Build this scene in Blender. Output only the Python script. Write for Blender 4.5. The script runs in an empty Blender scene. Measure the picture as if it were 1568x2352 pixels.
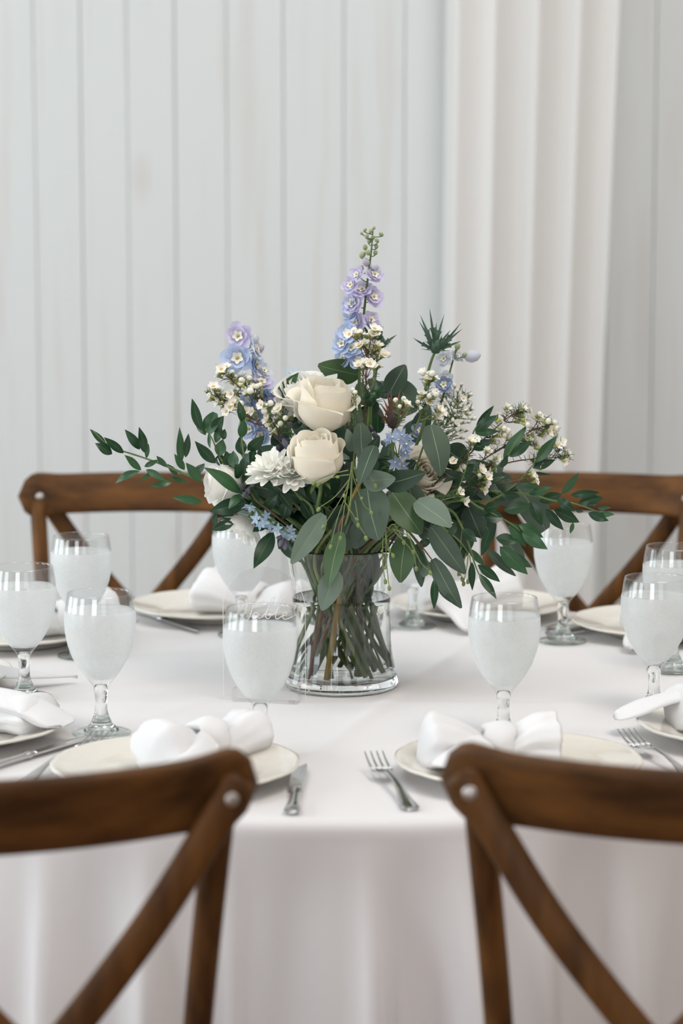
import bpy, bmesh, math, random
from mathutils import Vector, Matrix, noise
R_ = random.Random(11)
PI = math.pi
scene = bpy.context.scene
col = scene.collection

# ------------------------------------------------------------------ camera
CAM = Vector((0.0, -3.42, 1.4435))
PITCH = math.radians(7.343)
cd = bpy.data.cameras.new('camera')
cd.sensor_fit = 'HORIZONTAL'
cd.sensor_width = 24.0
cd.lens = 85.0
cd.clip_start = 0.05
cd.dof.use_dof = True
cd.dof.focus_distance = 3.33
cd.dof.aperture_fstop = 3.4
cam = bpy.data.objects.new('camera', cd)
cam.location = CAM
cam.rotation_euler = (PI / 2 - PITCH, 0, 0)
col.objects.link(cam)
scene.camera = cam

# ------------------------------------------------------------------ world, daylight, exposure
w = bpy.data.worlds.new('sky')
scene.world = w
w.use_nodes = True
bg = w.node_tree.nodes['Background']
bg.inputs['Color'].default_value = (0.72, 0.86, 1.0, 1)
bg.inputs['Strength'].default_value = 1.0

def area(name, loc, aim, sx, sy, power, color):
    l = bpy.data.lights.new(name, 'AREA')
    l.shape = 'RECTANGLE'
    l.size, l.size_y = sx, sy
    l.energy = power
    l.color = color
    o = bpy.data.objects.new(name, l)
    o.location = loc
    d = Vector(aim) - Vector(loc)
    o.rotation_euler = d.to_track_quat('-Z', 'Y').to_euler()
    col.objects.link(o)
    return o

# daylight coming through the windows of the left wall and the skylights, and the warm lamps of the hall
for yy in (-2.6, -0.4, 1.4):
    area('window_daylight', (-3.86, yy, 1.75), (0, yy, 1.55), 1.3, 2.4, 60, (0.86, 0.95, 1.0))
for xx, yy in ((-1.2, -0.6), (1.2, -0.6)):
    area('skylight_daylight', (xx, yy, 3.93), (xx, yy, 0), 1.1, 2.4, 30, (0.95, 0.98, 1.0))
area('window_daylight', (-1.6, -5.86, 1.75), (-0.6, 0, 0.9), 1.6, 2.4, 80, (0.97, 0.96, 1.0))  # added fill from behind the camera, brightens the hanging front of the cloth
area('window_daylight', (1.6, -5.86, 1.75), (1.0, 0, 0.9), 1.6, 2.4, 8, (1.0, 0.94, 0.88))  # weaker added fill from behind the camera, on the right
area('hall_lamp', (1.1, -1.6, 3.7), (1.3, 2.4, 1.7), 1.4, 1.4, 70, (1.0, 0.90, 0.81))

vs = scene.view_settings
vs.view_transform = 'Standard'
vs.look = 'None'
vs.gamma = 1.0
vs.use_curve_mapping = False
vs.exposure = -0.46
scene.cycles.max_bounces = 14
scene.cycles.transparent_max_bounces = 24
scene.cycles.transmission_bounces = 12
scene.cycles.sample_clamp_indirect = 6.0

# ------------------------------------------------------------------ helpers
def at(px, py, Y):
    """measured spot of the photograph, taken to the upright plane at depth Y"""
    f = 5553.0
    vx, vz = (px - 784) / f, -(py - 1176) / f
    c, s = math.cos(PITCH), math.sin(PITCH)
    r = Vector((vx, c + vz * s, -s + vz * c))
    return CAM + r * ((Y - CAM.y) / r.y)

def mesh(verts, faces, smooth=True, name='m'):
    me = bpy.data.meshes.new(name)
    me.from_pydata([tuple(v) for v in verts], [], faces)
    if smooth:
        me.polygons.foreach_set('use_smooth', [True] * len(me.polygons))
    me.update()
    return me

def obj(name, me, mats=None, parent=None, loc=None, rot=None):
    o = bpy.data.objects.new(name, me)
    col.objects.link(o)
    if me is not None and mats is not None:
        mats = mats if isinstance(mats, (list, tuple)) else [mats]
        if len(me.materials) == 0:
            for m in mats:
                me.materials.append(m)
    if parent is not None:
        o.parent = parent
    if loc is not None:
        o.location = loc
    if rot is not None:
        o.rotation_euler = rot
    return o

def tag(o, label=None, cat=None, group=None, kind=None):
    if label: o['label'] = label
    if cat: o['category'] = cat
    if group: o['group'] = group
    if kind: o['kind'] = kind
    return o

def empty(name, loc=(0, 0, 0), rz=0.0):
    o = bpy.data.objects.new(name, None)
    o.empty_display_size = 0.02
    o.location = loc
    o.rotation_euler = (0, 0, rz)
    col.objects.link(o)
    return o

def lathe(profile, n=48, wob=None):
    """profile (r, z) from bottom to top; r == 0 closes to a pole"""
    V, F = [], []
    rings = []
    for r, z in profile:
        if r < 1e-6:
            rings.append([len(V)]); V.append((0, 0, z))
        else:
            ring = []
            for i in range(n):
                a = 2 * PI * i / n
                rr, zz = (r, z) if wob is None else wob(r, z, a)
                ring.append(len(V)); V.append((rr * math.cos(a), rr * math.sin(a), zz))
            rings.append(ring)
    for A, B in zip(rings[:-1], rings[1:]):
        if len(A) == 1 and len(B) == 1: continue
        for i in range(n):
            j = (i + 1) % n
            if len(A) == 1: F.append((A[0], B[j], B[i]))
            elif len(B) == 1: F.append((A[i], A[j], B[0]))
            else: F.append((A[i], A[j], B[j], B[i]))
    return V, F

def tube(pts, rad, n=6, cap=True, flat=1.0, up=None):
    """swept tube through pts; rad float or list; flat squeezes the second axis"""
    pts = [Vector(p) for p in pts]
    k = len(pts)
    if not isinstance(rad, (list, tuple)):
        rad = [rad] * k
    V, F = [], []
    T = []
    for i in range(k):
        d = pts[min(i + 1, k - 1)] - pts[max(i - 1, 0)]
        T.append(d.normalized() if d.length > 1e-9 else Vector((0, 0, 1)))
    ref = Vector(up) if up is not None else (Vector((0, 0, 1)) if abs(T[0].z) < 0.9 else Vector((1, 0, 0)))
    u = (ref - T[0] * ref.dot(T[0])).normalized()
    for i in range(k):
        u = (u - T[i] * u.dot(T[i]))
        u = u.normalized() if u.length > 1e-6 else T[i].orthogonal().normalized()
        v = T[i].cross(u)
        for j in range(n):
            a = 2 * PI * j / n
            V.append(pts[i] + u * math.cos(a) * rad[i] + v * math.sin(a) * rad[i] * flat)
    for i in range(k - 1):
        for j in range(n):
            q = (j + 1) % n
            F.append((i * n + j, i * n + q, (i + 1) * n + q, (i + 1) * n + j))
    if cap:
        F.append(tuple(range(n - 1, -1, -1)))
        F.append(tuple((k - 1) * n + j for j in range(n)))
    return V, F

def spline(pts, m=6):
    """Catmull-Rom through pts"""
    P = [Vector(p) for p in pts]
    if len(P) < 3:
        return [P[0].lerp(P[-1], i / m) for i in range(m + 1)]
    out = []
    for i in range(len(P) - 1):
        p0, p1, p2, p3 = P[max(i - 1, 0)], P[i], P[i + 1], P[min(i + 2, len(P) - 1)]
        for j in range(m):
            t = j / m
            out.append(0.5 * ((2 * p1) + (p2 - p0) * t + (2 * p0 - 5 * p1 + 4 * p2 - p3) * t * t + (3 * p1 - p0 - 3 * p2 + p3) * t ** 3))
    out.append(P[-1])
    return out

def merge(parts):
    V, F = [], []
    for v, f in parts:
        b = len(V)
        V += list(v)
        F += [tuple(i + b for i in q) for q in f]
    return V, F

def box(cx, cy, cz, sx, sy, sz):
    V = [(cx + a * sx / 2, cy + b * sy / 2, cz + c * sz / 2) for a in (-1, 1) for b in (-1, 1) for c in (-1, 1)]
    F = [(0, 1, 3, 2), (4, 6, 7, 5), (0, 4, 5, 1), (2, 3, 7, 6), (0, 2, 6, 4), (1, 5, 7, 3)]
    return V, F

# ------------------------------------------------------------------ materials
def mat(name, color, rough=0.5, metal=0.0, spec=0.5, noise_amt=0.0, nscale=20.0, stretch=(1, 1, 1), bump=0.0, color2=None,
        trans=0.0, coat=0.0, sheen=0.0, subs=0.0):
    m = bpy.data.materials.new(name)
    m.use_nodes = True
    nt = m.node_tree
    p = nt.nodes['Principled BSDF']
    p.inputs['Base Color'].default_value = (*color, 1)
    p.inputs['Roughness'].default_value = rough
    p.inputs['Metallic'].default_value = metal
    p.inputs['Specular IOR Level'].default_value = spec
    p.inputs['Coat Weight'].default_value = coat
    p.inputs['Sheen Weight'].default_value = sheen
    if noise_amt > 0 or color2 is not None or bump > 0:
        tc = nt.nodes.new('ShaderNodeTexCoord')
        mp = nt.nodes.new('ShaderNodeMapping')
        mp.inputs['Scale'].default_value = stretch
        nz = nt.nodes.new('ShaderNodeTexNoise')
        nz.inputs['Scale'].default_value = nscale
        nz.inputs['Detail'].default_value = 5
        nt.links.new(tc.outputs['Object'], mp.inputs['Vector'])
        nt.links.new(mp.outputs['Vector'], nz.inputs['Vector'])
        if noise_amt > 0 or color2 is not None:
            c2 = color2 or tuple(c * (1 - noise_amt) for c in color)
            rp = nt.nodes.new('ShaderNodeValToRGB')
            rp.color_ramp.elements[0].position = 0.32
            rp.color_ramp.elements[1].position = 0.68
            rp.color_ramp.elements[0].color = (*c2, 1)
            rp.color_ramp.elements[1].color = (*color, 1)
            nt.links.new(nz.outputs['Fac'], rp.inputs['Fac'])
            nt.links.new(rp.outputs['Color'], p.inputs['Base Color'])
        if bump > 0:
            b = nt.nodes.new('ShaderNodeBump')
            b.inputs['Strength'].default_value = bump
            b.inputs['Distance'].default_value = 0.002
            nt.links.new(nz.outputs['Fac'], b.inputs['Height'])
            nt.links.new(b.outputs['Normal'], p.inputs['Normal'])
    if trans > 0:
        t = nt.nodes.new('ShaderNodeBsdfTranslucent')
        t.inputs['Color'].default_value = (*[min(1, c * 1.3) for c in color], 1)
        mx = nt.nodes.new('ShaderNodeMixShader')
        mx.inputs['Fac'].default_value = trans
        out = nt.nodes['Material Output']
        nt.links.new(p.outputs['BSDF'], mx.inputs[1])
        nt.links.new(t.outputs['BSDF'], mx.inputs[2])
        nt.links.new(mx.outputs['Shader'], out.inputs['Surface'])
    return m

def clear_glass(name, tint=(0.985, 0.995, 0.99), ior=1.45, rough=0.0):
    m = bpy.data.materials.new(name)
    m.use_nodes = True
    p = m.node_tree.nodes['Principled BSDF']
    p.inputs['Base Color'].default_value = (*tint, 1)
    p.inputs['Transmission Weight'].default_value = 1.0
    p.inputs['Roughness'].default_value = rough
    p.inputs['IOR'].default_value = ior
    return m

def thin_glass(name, tint=(0.965, 0.98, 0.975), gain=1.3):
    m = bpy.data.materials.new(name)
    m.use_nodes = True
    nt = m.node_tree
    nt.nodes.remove(nt.nodes['Principled BSDF'])
    out = nt.nodes['Material Output']
    tr = nt.nodes.new('ShaderNodeBsdfTransparent')
    tr.inputs['Color'].default_value = (*tint, 1)
    gl = nt.nodes.new('ShaderNodeBsdfGlossy')
    gl.inputs['Roughness'].default_value = 0.02
    lw = nt.nodes.new('ShaderNodeLayerWeight')
    lw.inputs['Blend'].default_value = 0.5
    pw = nt.nodes.new('ShaderNodeMath')
    pw.operation = 'POWER'
    pw.inputs[1].default_value = 4.0
    mu = nt.nodes.new('ShaderNodeMath')
    mu.operation = 'MULTIPLY_ADD'
    mu.use_clamp = True
    mu.inputs[1].default_value = 0.6 * gain
    mu.inputs[2].default_value = 0.045 * gain
    mx = nt.nodes.new('ShaderNodeMixShader')
    nt.links.new(lw.outputs['Facing'], pw.inputs[0])
    nt.links.new(pw.outputs['Value'], mu.inputs[0])
    nt.links.new(mu.outputs['Value'], mx.inputs['Fac'])
    nt.links.new(tr.outputs['BSDF'], mx.inputs[1])
    nt.links.new(gl.outputs['BSDF'], mx.inputs[2])
    nt.links.new(mx.outputs['Shader'], out.inputs['Surface'])
    return m

def mist(name, cover=0.6, color=(0.9, 0.94, 0.94), scale=420.0, glossy=0.12):
    """fine droplets: partly clear, partly white and light-scattering"""
    m = bpy.data.materials.new(name)
    m.use_nodes = True
    nt = m.node_tree
    nt.nodes.remove(nt.nodes['Principled BSDF'])
    out = nt.nodes['Material Output']
    tr = nt.nodes.new('ShaderNodeBsdfTransparent')
    df = nt.nodes.new('ShaderNodeBsdfDiffuse')
    df.inputs['Color'].default_value = (*color, 1)
    tl = nt.nodes.new('ShaderNodeBsdfTranslucent')
    tl.inputs['Color'].default_value = (*color, 1)
    gl = nt.nodes.new('ShaderNodeBsdfGlossy')
    gl.inputs['Roughness'].default_value = 0.28
    m1 = nt.nodes.new('ShaderNodeMixShader'); m1.inputs['Fac'].default_value = 0.5
    m2 = nt.nodes.new('ShaderNodeMixShader'); m2.inputs['Fac'].default_value = glossy
    m3 = nt.nodes.new('ShaderNodeMixShader')
    tc = nt.nodes.new('ShaderNodeTexCoord')
    nz = nt.nodes.new('ShaderNodeTexNoise')
    nz.inputs['Scale'].default_value = scale
    nz.inputs['Detail'].default_value = 3
    n2 = nt.nodes.new('ShaderNodeTexNoise')
    n2.inputs['Scale'].default_value = 26.0
    rg = nt.nodes.new('ShaderNodeMapRange')
    rg.inputs['From Min'].default_value = 0.3
    rg.inputs['From Max'].default_value = 0.7
    rg.inputs['To Min'].default_value = max(0, cover - 0.07)
    rg.inputs['To Max'].default_value = min(1, cover + 0.07)
    av = nt.nodes.new('ShaderNodeMath'); av.operation = 'ADD'
    hv = nt.nodes.new('ShaderNodeMath'); hv.operation = 'MULTIPLY'; hv.inputs[1].default_value = 0.5
    bp = nt.nodes.new('ShaderNodeBump'); bp.inputs['Strength'].default_value = 0.35; bp.inputs['Distance'].default_value = 0.001
    L = nt.links.new
    L(tc.outputs['Object'], nz.inputs['Vector']); L(tc.outputs['Object'], n2.inputs['Vector'])
    L(nz.outputs['Fac'], av.inputs[0]); L(n2.outputs['Fac'], av.inputs[1]); L(av.outputs['Value'], hv.inputs[0])
    L(hv.outputs['Value'], rg.inputs['Value']); L(rg.outputs['Result'], m3.inputs['Fac'])
    L(nz.outputs['Fac'], bp.inputs['Height']); L(bp.outputs['Normal'], df.inputs['Normal']); L(bp.outputs['Normal'], gl.inputs['Normal'])
    L(df.outputs['BSDF'], m1.inputs[1]); L(tl.outputs['BSDF'], m1.inputs[2])
    L(m1.outputs['Shader'], m2.inputs[1]); L(gl.outputs['BSDF'], m2.inputs[2])
    L(tr.outputs['BSDF'], m3.inputs[1]); L(m2.outputs['Shader'], m3.inputs[2])
    L(m3.outputs['Shader'], out.inputs['Surface'])
    return m

def whitewash(name, base, stain):
    m = bpy.data.materials.new(name)
    m.use_nodes = True
    nt = m.node_tree
    p = nt.nodes['Principled BSDF']
    p.inputs['Roughness'].default_value = 0.6
    L = nt.links.new
    tc = nt.nodes.new('ShaderNodeTexCoord')
    oi = nt.nodes.new('ShaderNodeObjectInfo')
    ad = nt.nodes.new('ShaderNodeVectorMath'); ad.operation = 'ADD'
    sc = nt.nodes.new('ShaderNodeVectorMath'); sc.operation = 'SCALE'; sc.inputs['Scale'].default_value = 7.0
    cb = nt.nodes.new('ShaderNodeCombineXYZ')
    L(oi.outputs['Random'], cb.inputs[0]); L(oi.outputs['Random'], cb.inputs[2])
    L(cb.outputs[0], sc.inputs[0]); L(tc.outputs['Object'], ad.inputs[0]); L(sc.outputs[0], ad.inputs[1])
    m1 = nt.nodes.new('ShaderNodeMapping'); m1.inputs['Scale'].default_value = (16, 16, 0.8)
    n1 = nt.nodes.new('ShaderNodeTexNoise'); n1.inputs['Scale'].default_value = 2.0; n1.inputs['Detail'].default_value = 6
    L(ad.outputs[0], m1.inputs['Vector']); L(m1.outputs['Vector'], n1.inputs['Vector'])
    m2 = nt.nodes.new('ShaderNodeMapping'); m2.inputs['Scale'].default_value = (5, 5, 2.2)
    vo = nt.nodes.new('ShaderNodeTexVoronoi'); vo.inputs['Scale'].default_value = 1.0
    L(ad.outputs[0], m2.inputs['Vector']); L(m2.outputs['Vector'], vo.inputs['Vector'])
    kn = nt.nodes.new('ShaderNodeMapRange'); kn.inputs['From Min'].default_value = 0.05; kn.inputs['From Max'].default_value = 0.17
    kn.inputs['To Min'].default_value = 0.4; kn.inputs['To Max'].default_value = 0.0
    L(vo.outputs['Distance'], kn.inputs['Value'])
    gr = nt.nodes.new('ShaderNodeMapRange'); gr.inputs['From Min'].default_value = 0.52; gr.inputs['From Max'].default_value = 0.78
    gr.inputs['To Max'].default_value = 0.5
    L(n1.outputs['Fac'], gr.inputs['Value'])
    mxv = nt.nodes.new('ShaderNodeMath'); mxv.operation = 'MAXIMUM'
    L(kn.outputs['Result'], mxv.inputs[0]); L(gr.outputs['Result'], mxv.inputs[1])
    mx = nt.nodes.new('ShaderNodeMix'); mx.data_type = 'RGBA'
    mx.inputs['A'].default_value = (*base, 1); mx.inputs['B'].default_value = (*stain, 1)
    L(mxv.outputs['Value'], mx.inputs['Factor'])
    L(mx.outputs['Result'], p.inputs['Base Color'])
    bp = nt.nodes.new('ShaderNodeBump'); bp.inputs['Strength'].default_value = 0.25; bp.inputs['Distance'].default_value = 0.002
    L(n1.outputs['Fac'], bp.inputs['Height']); L(bp.outputs['Normal'], p.inputs['Normal'])
    return m

M = dict(
    plank=whitewash('whitewashed_plank', (0.695, 0.728, 0.725), (0.60, 0.55, 0.51)),
    backing=mat('wall_backing', (0.70, 0.68, 0.66), 0.8),
    plaster=mat('white_paint', (0.80, 0.80, 0.78), 0.7),
    floor=mat('floor_wood', (0.30, 0.16, 0.10), 0.45, nscale=3, stretch=(1, 12, 1), noise_amt=0.5),
    barnwood=mat('dark_barn_wood', (0.14, 0.09, 0.06), 0.6, nscale=4, stretch=(8, 8, 1), noise_amt=0.4),
    curtain=mat('sheer_drape', (0.825, 0.812, 0.785), 0.8, trans=0.25, nscale=300, bump=0.1),
    cloth=mat('white_linen', (0.765, 0.74, 0.735), 0.85, nscale=900, bump=0.15, sheen=0.2),
    napkin=mat('white_napkin', (0.87, 0.86, 0.86), 0.85, nscale=700, bump=0.15, sheen=0.2, trans=0.12),
    wood=mat('brown_bentwood', (0.165, 0.069, 0.017), 0.50, spec=0.20, nscale=7, stretch=(1.2, 5, 5), color2=(0.050, 0.021, 0.006), bump=0.12),
    wood_up=mat('brown_bentwood_upright', (0.165, 0.069, 0.017), 0.50, spec=0.20, nscale=7, stretch=(6, 6, 1.0), color2=(0.050, 0.021, 0.006), bump=0.12),
    darkwood=mat('seat_cane', (0.32, 0.2, 0.1), 0.6, nscale=60, noise_amt=0.5, bump=0.5),
    bolt=mat('bolt_steel', (0.55, 0.52, 0.48), 0.4, metal=0.9),
    china=mat('cream_china', (0.80, 0.755, 0.67), 0.16, coat=0.5),
    steel=mat('polished_steel', (0.62, 0.61, 0.60), 0.13, metal=1.0),
    glass=clear_glass('goblet_glass'),
    thin=thin_glass('goblet_thin_glass', (0.992, 0.996, 0.995), 1.3),
    footglass=thin_glass('goblet_foot_glass', (0.93, 0.965, 0.95), 2.2),
    water=mist('iced_water', 0.42, (0.965, 0.975, 0.97), 30.0, 0.03),
    fog=mist('condensation', 0.66, (0.965, 0.98, 0.978), 420.0, 0.10),
    vase=clear_glass('vase_glass', (0.99, 1.0, 0.995)),
    vwater=clear_glass('vase_water', (0.985, 0.995, 0.975), 1.33),
    acrylic=thin_glass('acrylic_sheet', (0.985, 0.985, 0.985), 0.6),
    acredge=mat('acrylic_edge', (0.92, 0.94, 0.94), 0.3, trans=0.4),
    acrblock=thin_glass('acrylic_block', (0.992, 0.994, 0.994), 1.2),
    ink=mat('white_paint_pen', (0.85, 0.85, 0.84), 0.6),
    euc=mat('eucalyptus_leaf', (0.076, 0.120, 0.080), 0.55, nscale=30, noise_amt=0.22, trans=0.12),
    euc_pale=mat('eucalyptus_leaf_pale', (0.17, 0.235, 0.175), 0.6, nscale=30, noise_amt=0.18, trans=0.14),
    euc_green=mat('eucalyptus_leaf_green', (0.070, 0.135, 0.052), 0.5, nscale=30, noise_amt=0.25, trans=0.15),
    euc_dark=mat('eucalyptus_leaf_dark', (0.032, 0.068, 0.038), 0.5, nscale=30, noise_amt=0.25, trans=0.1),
    vein_pale=mat('pale_leaf_vein', (0.20, 0.27, 0.17), 0.5),
    vein=mat('leaf_vein', (0.07, 0.15, 0.05), 0.45),
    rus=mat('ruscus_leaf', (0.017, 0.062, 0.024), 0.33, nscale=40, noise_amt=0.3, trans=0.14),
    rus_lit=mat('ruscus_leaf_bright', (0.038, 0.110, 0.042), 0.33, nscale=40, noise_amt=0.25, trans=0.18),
    stem=mat('green_stem', (0.13, 0.21, 0.06), 0.5, nscale=60, noise_amt=0.35),
    stem_pale=mat('pale_green_stem', (0.23, 0.30, 0.10), 0.5, nscale=60, noise_amt=0.3),
    stem_brown=mat('brown_stem', (0.20, 0.10, 0.055), 0.6, nscale=60, noise_amt=0.4),
    stem_red=mat('red_brown_stem', (0.30, 0.13, 0.08), 0.55, nscale=60, noise_amt=0.35),
    stem_gold=mat('golden_stem', (0.52, 0.35, 0.08), 0.5, nscale=60, noise_amt=0.3),
    rose=mat('ivory_petal', (0.96, 0.885, 0.735), 0.6, nscale=25, noise_amt=0.03, trans=0.30),
    rose_w=mat('white_petal', (0.96, 0.93, 0.85), 0.6, nscale=25, noise_amt=0.03, trans=0.30),
    mum=mat('chrysanthemum_petal', (0.95, 0.94, 0.86), 0.6, trans=0.28),
    mumc=mat('chrysanthemum_heart', (0.66, 0.66, 0.30), 0.6, trans=0.1),
    wax=mat('waxflower_petal', (0.94, 0.91, 0.80), 0.5, trans=0.2),
    waxc=mat('waxflower_cup', (0.36, 0.42, 0.12), 0.5, trans=0.1),
    waxy=mat('waxflower_heart', (0.60, 0.42, 0.18), 0.6),
    lilac=mat('lilac_petal', (0.69, 0.65, 0.85), 0.6, nscale=120, noise_amt=0.12, trans=0.25),
    peri=mat('periwinkle_petal', (0.56, 0.65, 0.88), 0.6, nscale=120, noise_amt=0.15, trans=0.25),
    pale=mat('pale_blue_petal', (0.70, 0.73, 0.80), 0.6, nscale=120, noise_amt=0.15, trans=0.25),
    bee=mat('delphinium_heart', (0.80, 0.78, 0.62), 0.6),
    dark=mat('delphinium_eye', (0.36, 0.33, 0.20), 0.7),
    blue=mat('sky_blue_petal', (0.46, 0.62, 0.76), 0.6, nscale=120, noise_amt=0.2, trans=0.2),
    slate=mat('slate_blue_petal', (0.32, 0.40, 0.58), 0.6, nscale=120, noise_amt=0.25, trans=0.2),
    bud=mat('green_bud', (0.42, 0.50, 0.28), 0.5, nscale=80, noise_amt=0.25, trans=0.15),
    lbud=mat('lilac_bud', (0.62, 0.58, 0.66), 0.55, nscale=80, noise_amt=0.2, trans=0.2),
    thistle=mat('thistle_bract', (0.075, 0.15, 0.095), 0.5, nscale=60, noise_amt=0.35, trans=0.1),
    cone=mat('thistle_cone', (0.085, 0.055, 0.045), 0.7, nscale=200, noise_amt=0.5, bump=0.6),
    pod=mat('dark_seed_head', (0.055, 0.055, 0.085), 0.45, nscale=60, noise_amt=0.4),
    graypurple=mat('grey_purple_bud', (0.17, 0.17, 0.21), 0.6, nscale=80, noise_amt=0.3, trans=0.1),
)

# ------------------------------------------------------------------ the room
XL, XR, YF, YB, ZC = -4.0, 4.0, -6.0, 2.62, 4.0

def structure(name, vf, m, parent=None):
    o = obj(name, mesh(*vf, smooth=False), m, parent)
    o['kind'] = 'structure'
    return o

structure('floor', box(0, (YF + YB) / 2, -0.05, XR - XL + 0.4, YB - YF + 0.4, 0.1), M['floor'])
# ceiling with two skylight openings
cl = []
for x0, x1, y0, y1 in ((XL, -1.75, YF, YB), (-0.65, 0.65, YF, YB), (1.75, XR, YF, YB),
                       (-1.75, -0.65, YF, -1.8), (-1.75, -0.65, 0.6, YB), (0.65, 1.75, YF, -1.8), (0.65, 1.75, 0.6, YB)):
    cl.append(box((x0 + x1) / 2, (y0 + y1) / 2, ZC + 0.05, x1 - x0, y1 - y0, 0.1))
structure('ceiling', merge(cl), M['plaster'])
# left wall with three tall windows
wl = []
ys = [(-2.6 - 0.65, -2.6 + 0.65), (-0.4 - 0.65, -0.4 + 0.65), (1.4 - 0.65, 1.4 + 0.65)]
edges = [YF] + [v for a in ys for v in a] + [YB]
for i in range(0, len(edges), 2):
    wl.append(box(XL - 0.05, (edges[i] + edges[i + 1]) / 2, ZC / 2, 0.1, edges[i + 1] - edges[i], ZC))
for a, b in ys:
    wl.append(box(XL - 0.05, (a + b) / 2, 0.275, 0.1, b - a, 0.55))
    wl.append(box(XL - 0.05, (a + b) / 2, (2.95 + ZC) / 2, 0.1, b - a, ZC - 2.95))
structure('wall_left', merge(wl), M['plaster'])
for k, (a, b) in enumerate(ys):
    fr = [box(XL - 0.05, a + 0.03, 1.75, 0.08, 0.06, 2.4), box(XL - 0.05, b - 0.03, 1.75, 0.08, 0.06, 2.4),
          box(XL - 0.05, (a + b) / 2, 0.58, 0.08, b - a, 0.06), box(XL - 0.05, (a + b) / 2, 2.92, 0.08, b - a, 0.06),
          box(XL - 0.05, (a + b) / 2, 1.75, 0.05, 0.04, 2.3), box(XL - 0.05, (a + b) / 2, 1.75, 0.05, b - a, 0.04)]
    structure('window_%d' % (k + 1), merge(fr), M['plaster'])
structure('wall_right', box(XR + 0.05, (YF + YB) / 2, ZC / 2, 0.1, YB - YF, ZC), M['plaster'])
wf = []  # unseen wall behind the camera; its two openings are added for frontal light
for x0, x1, z0, z1 in ((XL, -2.4, 0, ZC), (-0.8, 0.8, 0, ZC), (2.4, XR, 0, ZC), (-2.4, -0.8, 0, 0.55), (-2.4, -0.8, 2.95, ZC), (0.8, 2.4, 0, 0.55), (0.8, 2.4, 2.95, ZC)):
    wf.append(box((x0 + x1) / 2, YF - 0.05, (z0 + z1) / 2, x1 - x0, 0.1, z1 - z0))
structure('wall_front', merge(wf), M['barnwood'])
for k, xc in enumerate((-1.6, 1.6)):  # frames for the two added openings, out of view behind the camera
    structure('window_%d' % (k + 4), merge([box(xc - 0.77, YF - 0.05, 1.75, 0.06, 0.08, 2.4), box(xc + 0.77, YF - 0.05, 1.75, 0.06, 0.08, 2.4), box(xc, YF - 0.05, 0.58, 1.6, 0.08, 0.06),
              box(xc, YF - 0.05, 2.92, 1.6, 0.08, 0.06), box(xc, YF - 0.05, 1.75, 0.04, 0.05, 2.3), box(xc, YF - 0.05, 1.75, 1.6, 0.05, 0.04)]), M['plaster'])
wb = structure('wall_back', box(0, YB + 0.06, ZC / 2, XR - XL, 0.08, ZC), M['backing'])
# upright boards of the back wall, each its own piece
bx = [-0.756, -0.642, -0.527, -0.41, -0.282, -0.143, 0.006, 0.156, 0.27, 0.41, 0.54, 0.66, 0.775]
while bx[0] > XL + 0.1: bx.insert(0, bx[0] - R_.choice((0.115, 0.128, 0.14, 0.15)))
while bx[-1] < XR - 0.1: bx.append(bx[-1] + R_.choice((0.115, 0.128, 0.14, 0.15)))
for a, b in zip(bx[:-1], bx[1:]):
    wd = b - a - 0.0016
    y0 = YB + 0.02 + R_.uniform(-0.0012, 0.0012)
    c = 0.002
    V = [(-wd / 2, 0, 0), (-wd / 2, -0.0188, 0), (-wd / 2 + c, -0.02, 0), (wd / 2 - c, -0.02, 0), (wd / 2, -0.0188, 0), (wd / 2, 0, 0)]
    V += [(x, y, ZC) for x, y, z in V]
    F = [(i, i + 1, i + 7, i + 6) for i in range(5)]
    obj('plank', mesh(V, F, False), M['plank'], wb, ((a + b) / 2, y0, 0))

# the drape by the wall
def make_curtain():
    V, F = [], []
    nx, nz = 150, 40
    for j in range(nz + 1):
        t = j / nz
        z = 0.01 + 3.93 * t
        for i in range(nx + 1):
            u = i / nx
            lo = 0.232 + 0.028 * t
            hi = 0.560 + 0.0725 * t * (3.94 / 1.8) * 0.78
            hi = min(hi, 0.735) + 0.045
            ph = 2 * PI * (4.35 * u ** 0.92)
            amp = 0.020 * (0.35 + 0.65 * u) * (1.15 - 0.25 * t)
            x = lo + (hi - lo) * u + 0.010 * math.sin(ph + 0.9) * (1 - t * 0.3)
            y = 2.42 + amp * math.cos(ph + 0.35 * math.sin(3 * t)) + 0.006 * math.sin(17 * u + 2 * t)
            if u > 0.97: y += (u - 0.97) * 1.6
            if u < 0.04: y += (0.04 - u) * 2.0
            V.append((x, y, z))
    for j in range(nz):
        for i in range(nx):
            a = j * (nx + 1) + i
            F.append((a, a + 1, a + nx + 2, a + nx + 1))
    return mesh(V, F)
tag(obj('curtain', make_curtain(), M['curtain']), 'ivory floor-length curtain hanging in soft vertical folds against the plank wall', 'curtain')

# ------------------------------------------------------------------ table and cloth
TZ, TR = 0.75, 0.757
tb = tag(empty('round_table', (0, 0, 0)), 'round banquet table hidden under the long white tablecloth', 'table')
obj('tabletop', mesh(*lathe([(0, 0.722), (0.745, 0.722), (0.748, 0.735), (0.745, 0.7465), (0, 0.7465)], 64), smooth=False), M['darkwood'], tb)
for k in range(4):
    a = PI / 4 + k * PI / 2
    p = Vector((0.42 * math.cos(a), 0.42 * math.sin(a), 0))
    obj('leg', mesh(*tube([p, p + Vector((0, 0, 0.722))], 0.02, 10)), M['bolt'], tb)

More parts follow.
